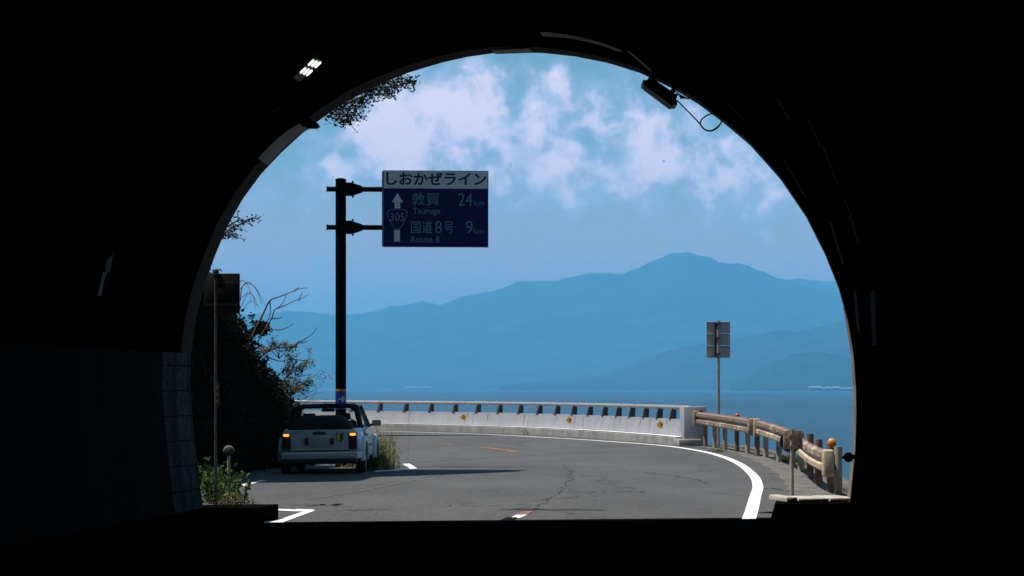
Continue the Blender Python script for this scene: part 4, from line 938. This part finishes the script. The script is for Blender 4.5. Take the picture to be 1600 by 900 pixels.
        st_ = B(lambda mb: (mb.bbox((sx*.33,1.30,.72), (.46,.14,.5), .05, M=Matrix.Rotation(math.radians(12),3,'X'), seg=3), mb.bbox((sx*.33,1.5,.52), (.46,.46,.14), .05, seg=3)), 'seat', M_FAB)
        B(lambda mb: mb.bbox((sx*.33,1.22,1.045), (.24,.09,.13), .035, seg=3), 'headrest', M_FAB, st_)
    def hoop(y, w, z, r=.035, rake=0):
        pts = smooth_path([(-w-.09,y-rake,.80),(-w-.03,y-rake*.4,1.04),(-w,y-rake*.1,z-.09),(-w+.10,y,z-.012),(-w*.5,y,z),(w*.5,y,z),(w-.10,y,z-.012),(w,y-rake*.1,z-.09),(w+.03,y-rake*.4,1.04),(w+.09,y-rake,.80)], 6)
        return lambda mb: mb.tube(pts, r, 10)
    B(hoop(1.02,.575,1.245,.045), 'roll_hoop', M_FAB)
    B(hoop(1.82,.585,1.245,.035,rake=-.42), 'windscreen_frame', M_BLACKPL)
    mb = MB(); mb.poly([(-.68,2.24,.84),(.68,2.24,.84),(.57,1.83,1.22),(-.57,1.83,1.22)]); mb.build('windscreen', M_GLASS, car, fix=False)
    B(lambda mb: mb.bbox((-.03,1.78,1.165), (.25,.04,.065), .02, seg=3), 'rear_view_mirror', M_BLACKPL)
    B(lambda mb: mb.tube([(0,1.80,1.19),(0,1.84,1.235)], .01, 6), 'mirror_stalk', M_BLACKPL)
    sw = [(.33+.17*math.cos(t), 1.86-.07*math.sin(t), .84+.16*math.sin(t)) for t in [2*math.pi*k/20 for k in range(21)]]
    B(lambda mb: mb.tube(sw, .014, 6), 'steering_wheel', M_BLACKPL)
    B(lambda mb: mb.bbox((0,2.08,.80), (1.30,.34,.14), .05, seg=3), 'dashboard', M_BLACKPL)
    # folded hood under its canvas
    def tonneau(mb):
        rows = [(.05,.60,.805),(.10,.60,.95),(.20,.575,1.05),(.36,.55,1.075),(.62,.55,1.07),(.85,.57,1.0),(.95,.61,.83)]
        n = 17; vs = []
        for y, w, z in rows:
            for i in range(n):
                t = i/(n-1)*2-1; e = 1-abs(t)**7; vs.append((t*w*(1+.05*(1-e)), y, .80+(z-.80)*e + .012*math.sin(i*1.9+y*13)*e))
        mb.add(vs, [(j*n+i, j*n+i+1, (j+1)*n+i+1, (j+1)*n+i) for j in range(len(rows)-1) for i in range(n-1)])
    B(tonneau, 'folded_hood', M_FAB, smooth='all')
    B(lambda mb: mb.tube([(.42,-.02,.225),(.42,.25,.225)], .028, 10), 'exhaust_pipe', M_DARKSTEEL)
    B(lambda mb: mb.tube([(-.6,.3,.86),(-.62,.26,1.2)], .004, 5), 'aerial', M_BLACKPL)
build_car()

# ------------------------------------------------------------------ tunnel lamps and fittings
M_HOUS = material('grey_lamp_housing', (.10,.10,.09), (.07,.07,.065), 8, .6); M_TUBE = material('lit_lamp_tube', (.9,.95,.9), None, emit=(.82,1,.80), estr=1.0)
Q = [(449,110),(482.6,77.5),(497,81.5),(460.5,116)]      # corners of its glass
c4 = [lining(x, y, .10) for x, y in Q]; b4 = [lining(x, y, -.0) for x, y in Q]; ctr = sum(c4, Vector())/4
o = thing('tunnel_lamp', ctr, 'lit strip lamp with six glowing cells high on the dark tunnel lining', 'lamp')
mb = MB(ctr); mb.add(c4+b4, [(0,1,2,3),(4,7,6,5)]+[(i,(i+1)%4,(i+1)%4+4,i+4) for i in range(4)]); mb.build('housing', M_HOUS, o)
def bil(s, t): return (c4[0]*(1-s)+c4[1]*s)*(1-t)+(c4[3]*(1-s)+c4[2]*s)*t
inw = (bil(.5,.5)-sum(b4, Vector())/4).normalized()*.012
for s0_, s1_ in ((.30,.54),(.68,.92)):
    for t0, t1 in ((.04,.19),(.42,.57),(.80,.95)):
        mb = MB(ctr); q = [bil(s0_+.03,t0), bil(s1_,t0), bil(s1_+.03,(t0+t1)/2), bil(s1_,t1), bil(s0_+.03,t1), bil(s0_,(t0+t1)/2)]
        mb.prism([p+inw*.2 for p in q], inw); mb.build('tube', M_TUBE, o)
# unlit lamp hanging at the mouth
D = 32.3; o0 = P(1030,145,D); o = thing('tunnel_lamp', o0, 'black box lamp hanging from the tunnel crown against the sky', 'lamp')
q = [P(1005.5,133,D), P(1014,122.5,D), P(1057,152,D), P(1052,167,D)]
mb = MB(o0); mb.prism([p+Vector((0,-.22,0)) for p in q], (0,.5,0)); mb.build('housing', M_BLACKPL, o)
mb = MB(o0); a, b = P(1005,132.5,D), P(1052,167.5,D); n_ = (P(1005,133,D)-P(1014,122.5,D)).normalized()*.02
mb.prism([a.lerp(b,.06)+Vector((0,-.2,0)), a.lerp(b,.95)+Vector((0,-.2,0)), a.lerp(b,.95)+n_+Vector((0,-.2,0)), a.lerp(b,.06)+n_+Vector((0,-.2,0))], (0,.46,0)); mb.build('lamp_glass', M_HOUS, o)
for q_, d_ in ((P(1006.5,132,D), .05), (P(1053,163,D), .06)):
    mb = MB(o0); mb.box(q_, (.05,.5,d_)); mb.build('end_clip', M_BLACKPL, o)
mb = MB(o0)
for a, b in (((1018,128),(1026,108)), ((1048,148),(1058,134))): mb.tube([P(*a,D), P(*b,D)+Vector((.03,0,.08))], .03, 8)
mb.tube([P(1050,139,D), P(1064,149,D), P(1076,155,D)], .008, 6); mb.tube([P(1056,146,D), P(1066,153,D), P(1077,154,D)], .008, 6); mb.box(P(1066,152,D), (.05,.05,.035)); mb.build('bracket', M_BLACKPL, o)
cb = MB(P(1095,185,D)); cpt = [(1057.5,156.7),(1066,165),(1078,177),(1090,189.5),(1095,195),(1100,201),(1108,204.3),(1116,202),(1124,195.5),(1128,189),(1129,184)]
cb.tube(smooth_path([P(x,y,D+.02*i) for i,(x,y) in enumerate(cpt)],4), .0085, 7); cb.tube(smooth_path([P(1128.5,188,D-.05),P(1125,195,D-.05),P(1117,202.6,D-.04),P(1108,204.8,D),P(1099,201,D),P(1094.5,193,D+.02),P(1097,186,D),P(1105,180,D-.03),P(1114,177.5,D-.05),P(1121,178,D-.06)],4), .0085, 7)
tag(cb.build('cable', M_BLACK, smooth='all'), 'loose black cable looping down beside the hanging tunnel lamp', 'cable')
# small reflectors on the side walls
c = P(1326,714.5,31.9); o = thing('wall_reflector', c, 'small black round reflector sticking out of the right tunnel wall', 'reflector', 'reflectors on the tunnel walls')
mb = MB(c); mb.lathe(c+Vector((0,.03,0)), (0,-1,0), [(.045,0),(.06,.012),(.06,.03),(.04,.045)], 20); mb.build('lens', M_BLACKPL, o, smooth=True)
mb = MB(c); mb.tube([c+Vector((-.05,0,0)), c+Vector((.14,0,.01))], .028, 10); mb.tube([c+Vector((-.078,0,0)), c+Vector((-.05,0,0))],[.012,.028],8); mb.build('arm', M_BLACKPL, o, smooth=True)
c = P(480,190,31.2); o = thing('wall_reflector', c, 'small black bracket jutting from the upper left tunnel lining', 'bracket')
mb = MB(c); mb.prism([P(x,y,31.2) for x,y in ((466,179),(478,176),(484,185),(497,193),(499.5,197),(495,200),(482,200),(470,194))], (0,.12,0)); mb.build('plate', M_BLACKPL, o)
mb = MB(c); mb.tube([P(476,196,31.25), P(462,184,31.3)+Vector((-.05,.1,.1))], .03, 8); mb.build('arm', M_BLACKPL, o)

# ------------------------------------------------------------------ fittings at the left edge
M_BOARD = material('rusted_dark_board', (.006,.005,.004), (.028,.014,.006), 4, .8, contrast=(.5,.75))
b0 = G(337,789.5); D = b0.y; o = thing('notice_board', b0, 'dark rusted board on a thin post at the left edge of the mouth', 'board')
mb = MB(b0); mb.tube([b0+Vector((0,0,-.1)), Vector((b0.x,D,P(0,428,D).z))], .019, 12); mb.build('post', M_DARKSTEEL, o, smooth=True)
pa, pb = P(318.5,427,D), P(374,490,D); mb = MB(b0); mb.bbox((pa+pb)/2+Vector((0,.06,0)), (pb.x-pa.x,.05,pa.z-pb.z), .008); bd = mb.build('board', M_BOARD, o, smooth=True)
for dz in (.15,-.15):
    mb = MB(b0); mb.box((pa+pb)/2+Vector((0,.03,dz)), (pb.x-pa.x-.04,.03,.03)); mb.build('rail', M_DARKSTEEL, bd)
mb = MB(b0); mb.lathe(P(337,427,D), (0,0,1), [(.045,-.02),(.045,.045),(.03,.055),(.002,.056)], 16); mb.build('post_cap', M_DARKSTEEL, o, smooth=True)
mb = MB(b0); mb.bbox(P(340,617,D)+Vector((0,-.03,0)), (.055,.015,.30), .004); sp = mb.build('plate', M_DARKSTEEL, o)
for k in range(3):
    mb = MB(b0); mb.lathe(P(340,617,D)+Vector((0,-.038,(k-1)*.095)), (0,-1,0), [(.02,0),(.018,.008),(.002,.01)], 12); mb.build('reflector_dot', M_YELD, sp)
b0 = G(357.5,786); D = b0.y; o = thing('marker_post', b0, 'short pale post with a round dark head beside green weeds', 'marker')
mb = MB(b0); mb.tube([b0, Vector((b0.x,D,P(0,712,D).z))], .022, 12); mb.build('post', M_GALV, o, smooth=True)
mb = MB(b0); hc = Vector((b0.x,D,P(0,705,D).z)); mb.lathe(hc+Vector((0,.02,0)), (0,-1,0), [(.05,0),(.066,.012),(.066,.03),(.045,.045),(.002,.05)], 26); mb.build('round_head', M_BLACKPL, o, smooth=True)
mb = MB(b0); arc = [hc+Vector((math.cos(t)*.07,0,math.sin(t)*.07)) for t in [math.pi*k/10 for k in range(11)]]; mb.tube(arc, .01, 6); mb.build('rim', M_GALV, o, smooth=True)

# pale conduit down the shaded bank
# ------------------------------------------------------------------ plants
def weed(name, c, h, nst, spread, label, mat, seed, lsize=.07, group=None):
    rn = random.Random(seed); o = thing(name, c, label, 'plant', group); lv = MB(c); sm = MB(c)
    for i in range(nst):
        p = Vector(c)+Vector((rn.gauss(0,spread[0]),rn.gauss(0,spread[1]),0)); d = Vector((rn.gauss(0,.22),rn.gauss(0,.22),1)).normalized(); hh = h*rn.uniform(.45,1.05); pts = [p]
        for k in range(6):
            d = (d+Vector((rn.gauss(0,.12),rn.gauss(0,.12),0))).normalized(); p = p+d*hh/6; pts.append(p)
            for _ in range(3): leaf(lv, p, lsize, rn, .55)
        sm.tube(pts, [.005*(1-.12*k) for k in range(7)], 4)
    lv.build('leaves', mat, o, fix=False); sm.build('stems', M_TWIG, o, fix=False); return o
G1 = 'weeds in the sun at the left edge of the tunnel mouth'
weed('weed', Vector((-4.14,37.2,0)), .62, 40, (.09,.3), 'bright green weeds growing between tunnel wall and board post', M_LEAF, 1)
weed('weed', Vector((-3.88,37.0,0)), .42, 22, (.09,.25), 'lower green weeds around the base of the round headed post', M_LEAF, 2)
weed('weed', Vector((-3.74,36.4,0)), .16, 26, (.08,.3), 'scattered dry sprigs at the edge of the lay-by beyond the left walkway', M_LEAFP, 3, .04)
# grass by the pole, right of the car
def tall_grass(c, nb, h, spread, label, seed, mat=M_GRASS, name='tall_grass'):
    rn = random.Random(seed); o = thing(name, c, label, 'grass'); mb = MB(c)
    for _ in range(nb): blade(mb, Vector(c)+Vector((rn.gauss(0,spread[0]),rn.gauss(0,spread[1]),0)), h*rn.uniform(.4,1.1), rn, .7, .010)
    mb.build('blades', mat, o, fix=False); mb = MB(c)
    for _ in range(nb*2):
        p = Vector(c)+Vector((rn.gauss(0,spread[0]),rn.gauss(0,spread[1]),h*abs(rn.gauss(.25,.3)))); leaf(mb, p, .055, rn, .4)
    mb.build('leaves', M_LEAFP, o, fix=False); return o
tall_grass(Vector((-2.75,53.4,0)), 420, .85, (.20,.5), 'tall dry grass clump right of the parked car', 5)
tall_grass(Vector((-2.62,52.6,0)), 420, .42, (.13,.4), 'low bushy grass at the road edge in front of the taller clump', 6)
tall_grass(Vector((-3.30,53.8,0)), 40, .5, (.15,.3), 'grass around the foot of the sign pole behind the car', 7)
tall_grass(Vector((5.95,57.5,0)), 90, .22, (.12,.6), 'green grass tuft under the near guard rail', 8, M_LEAF)
tall_grass(Vector((5.1,66.4,0)), 40, .10, (.10,.2), 'small green tuft by the far guard rail posts', 9, M_LEAF)
tall_grass(Vector((5.0,38.7,0)), 16, .35, (.06,.15), 'thin grass blades beside the right edge of the tunnel mouth', 10, M_LEAF)
tall_grass(Vector((.55,91.2,0)), 24, .25, (.10,.1), 'tiny weed at the foot of the concrete barrier', 12, M_LEAF)

# bare branches reaching out of the bank
def traced(name, lines, D, label, r0, seed, cat='branch', mat=M_TWIG):
    rn = random.Random(seed); o0 = P(*lines[0][0], D); mb = MB(o0)
    for li, ln in enumerate(lines):
        off = rn.uniform(-.15,.15); pts = smooth_path([P(x, y, D+(off+rn.uniform(-.12,.12))*(1 if li else .3)*min(1,i)) for i, (x, y) in enumerate(ln)], 4); n = len(pts)
        r = r0 if li == 0 else r0*.6
        mb.tube(pts, [r*(1-.8*i/(n-1))+.002 for i in range(n)], 6)
    return tag(mb.build(name, mat, smooth='all', fix=False), label, cat)
def Z4(l): return [(280+x/2.142, 400+y/2.142) for x, y in l]
traced('dead_branch', [Z4([(240,275),(265,225),(285,185),(303,150),(330,138),(360,127),(400,110),(428,107)]), Z4([(255,300),(290,240),(310,208),(320,180),(350,168),(385,150),(415,140),(434,126)]), Z4([(303,150),(305,190),(290,240)]), Z4([(320,180),(345,160),(360,127)]), Z4([(385,118),(400,104)]), Z4([(400,148),(408,130),(412,122)]), Z4([(308,210),(335,208),(345,203)]), Z4([(290,240),(330,248),(365,238),(384,225)])], 56, 'bare forked grey branch rising from the top of the bank', .022, 3)
traced('dead_branch', [Z4([(280,330),(320,308),(350,306),(382,304),(405,288),(430,272),(448,258),(463,238)]), Z4([(385,303),(400,285),(404,280)]), Z4([(405,292),(430,285)]), Z4([(300,340),(340,352),(375,345),(420,350),(445,345)])], 56, 'lower bare branch reaching over the sea above the car', .020, 4)
traced('dry_vine', [Z4([(205,150),(210,105),(235,88),(262,120),(275,160)]), Z4([(205,110),(225,92),(255,105),(280,150),(295,180)]), Z4([(210,140),(235,120),(250,140),(255,180)]), Z4([(215,180),(240,150),(270,175)]), Z4([(203,86),(215,82),(235,110),(240,160)]), Z4([(210,165),(228,130),(245,128),(262,165)])], 55, 'arching dry vines looping over the crest of the bank', .010, 5, 'vine')
traced('dry_twigs', [Z4([(340,420),(380,440),(430,420),(478,378)]), Z4([(370,480),(420,455),(450,430)]), Z4([(380,500),(430,470),(480,455)]), Z4([(350,400),(390,370),(440,345)]), Z4([(390,490),(440,485),(500,480)]), Z4([(395,510),(450,470),(460,430)]), Z4([(400,470),(470,440),(472,420)])], 56.5, 'thin pale twigs sticking out over the car roof', .006, 6, 'twigs')
# sunlit shrubs on the fringe of the bank
def shrub(name, c, r, label, seed, mat, ls=.09, n=9, depth=2, L=None):
    rn = random.Random(seed); o = thing(name, c, label, 'shrub'); lv = MB(c); st2 = MB(c)
    for i in range(n):
        d = Vector((rn.uniform(-.5,1),rn.uniform(-.8,.8),rn.uniform(.1,1.2))).normalized(); branch(st2, lv, Vector(c), d, (L or r)*rn.uniform(.6,1.2), .012, depth, rn, ls, 2)
    lv.build('leaves', mat, o, fix=False); st2.build('branches', M_TWIG, o, fix=False); return o
shrub('shrub', P(436,560,56.5), .45, 'pale leaved shrub halfway down the bank below the lower bare branch', 21, M_LEAFP, .06, 4)
shrub('shrub', P(448,590,56.5), .45, 'dusty shrub on the bank edge just above the car hood', 22, M_LEAFP, .055, 5)
shrub('shrub', P(450,625,56.0), .40, 'brownish shrub at the bottom of the bank behind the car', 23, M_GRASS, .05, 7)
shrub('shrub', P(404,520,56.5), .2, 'dark leafy shrub on the upper slope of the bank', 25, M_LEAFD, .08, 8)
for k, (x, y) in enumerate(((470,577),(481,601))):
    c = P(x-25, y+8, 56.5); rn = random.Random(40+k); o = thing('leafy_sprig', c, ('leafy sprig standing out above the car roof, higher of two','leafy sprig just above the car roof, lower of two')[k], 'sprig'); sm = MB(c); lv = MB(c)
    e = P(x+4, y-2, 56.5); pts = smooth_path([c, c.lerp(e,.5)+Vector((0,0,.03)), e],4); sm.tube(pts, .005, 5)
    for _ in range(70): leaf(lv, c.lerp(e, rn.uniform(.55,1.05))+Vector((rn.gauss(0,.06),rn.gauss(0,.06),rn.gauss(0,.06))), .075, rn, .5)
    lv.build('leaves', M_LEAFP, o, fix=False); sm.build('stem', M_TWIG, o, fix=False)
# branches hanging over the mouth from the slope above
def hanging(lines, D, label, seed, nleaf, ls, mat, spread=.06):
    rn = random.Random(seed); o0 = P(*lines[0][0], D); o = thing('hanging_branch', o0, label, 'branch'); sm = MB(o0); lv = MB(o0)
    for ln in lines:
        pts = smooth_path([P(x, y, D+rn.uniform(-.2,.2)*min(1,i)) for i, (x, y) in enumerate(ln)], 5); n = len(pts); sm.tube(pts, [.015*(1-.75*i/(n-1)) for i in range(n)], 5)
        for i, p in enumerate(pts):
            for _ in range(nleaf): 
                q = p+Vector((rn.gauss(0,spread),rn.gauss(0,spread*2),rn.gauss(0,spread*.8))); leaf(lv, q, ls, rn, .45)
            if rn.random() < .5:
                d = Vector((rn.gauss(.4,.6),rn.gauss(0,.6),rn.gauss(-.2,.6))).normalized()*rn.uniform(.06,.2); sm.tube([p, p+d], [.006,.003], 4)
                for _ in range(3): leaf(lv, p+d*rn.uniform(.7,1.1), ls, rn, .45)
    lv.build('leaves', mat, o, fix=False); sm.build('stems', M_TWIG, o, fix=False); return o
def Z8(l): return [(380+x/4.287, 60+y/4.287) for x, y in l]
hanging([Z8([(760,380),(850,340),(930,300),(1000,290),(1060,300),(1110,285),(1135,298)]), Z8([(700,430),(800,390),(880,370),(960,370),(975,350)]), Z8([(600,480),(680,470),(760,470),(800,440),(860,400)]), Z8([(560,520),(640,545),(690,555),(710,545)]), Z8([(580,500),(700,510),(770,515)]), Z8([(640,440),(720,430),(800,420)]), Z8([(830,350),(900,330),(1000,320),(1040,325)])], 35.0, 'leafy branches hanging over the upper left edge of the tunnel mouth', 31, 11, .05, M_LEAFD, .048)
hanging([[(345,372),(360,357),(375,350),(392,343),(404,340)], [(352,368),(363,366),(367,371)], [(358,352),(372,345),(385,345)]], 35.0, 'small leafy twig at the left edge of the tunnel mouth', 32, 4, .05, M_LEAFD, .035)

# ------------------------------------------------------------------ distant buildings on the far shore, a bird
M_HOUSE = material('pale_house_wall', (.24,.24,.24), (.18,.18,.18), .05, .8); M_ROOF = material('grey_roof', (.25,.25,.26), (.2,.2,.2), .05, .8)
def house(x, D, w, h, d, label, group):
    c = Vector(((x-800)/F*D, D, SEA_Z)); mb = MB(c); mb.box(c+Vector((0,0,h/2)), (w,d,h)); o = tag(mb.build('shore_building', M_HOUSE), label, 'building', group)
    mb = MB(c); e = h*.45; mb.prism([c+Vector((-w*.55,-d*.55,h+.0)), c+Vector((-w*.55,d*.55,h)), c+Vector((-w*.55,0,h+e))], (w*1.1,0,0)); mb.build('roof', M_ROOF, o)
rn = random.Random(5)
for k in range(10): house(1268+k*6.5+rn.uniform(-2,2), 6000, rn.uniform(8,16), rn.uniform(5,8), 9, 'tiny pale building in the row along the shore at the right', 'buildings on the right shore')
for k in range(7): house(638+k*5.4+rn.uniform(-1,1), 9600, rn.uniform(12,22), rn.uniform(6,9), 12, 'tiny pale building in the row along the far shore below the sign', 'buildings on the far shore')
c = P(1037,252,430); mb = MB(c); t = bpy.data.objects
bird = tag(MB.build((lambda m: (m.tube([c+Vector((-.22,0,-.01)), c+Vector((-.1,0,.0)), c+Vector((.12,0,.01)), c+Vector((.24,0,.02))], [.012,.06,.055,.02], 8), m)[1])(mb), 'bird', M_BLACK, smooth='all'), 'small dark bird gliding among the clouds', 'bird')
for s in (-1,1):
    mb = MB(c); mb.prism([c+Vector((-.08,0,.03)), c+Vector((.09,0,.03)), c+Vector((.05,s*.35,.10)), c+Vector((-.04,s*.62,.06)), c+Vector((-.07,s*.3,.09))], (0,0,.012)); mb.build('wing', M_BLACK, bird)

# ------------------------------------------------------------------ haze
mb = MB(); mb.box((0,12350-150,320), (50000,25300,880)); hz = mb.build('haze', bpy.data.materials.new('sea_haze')); hz['kind'] = 'stuff'
m = hz.data.materials[0]; m.use_nodes = True; N = m.node_tree.nodes; N.clear(); vo = N.new('ShaderNodeVolumePrincipled'); ou = N.new('ShaderNodeOutputMaterial'); m.node_tree.links.new(vo.outputs[0], ou.inputs['Volume'])
vo.inputs['Color'].default_value = HAZE_COLOR; vo.inputs['Density'].default_value = HAZE_DENSITY; vo.inputs['Anisotropy'].default_value = 0
hz.display_type = 'WIRE'
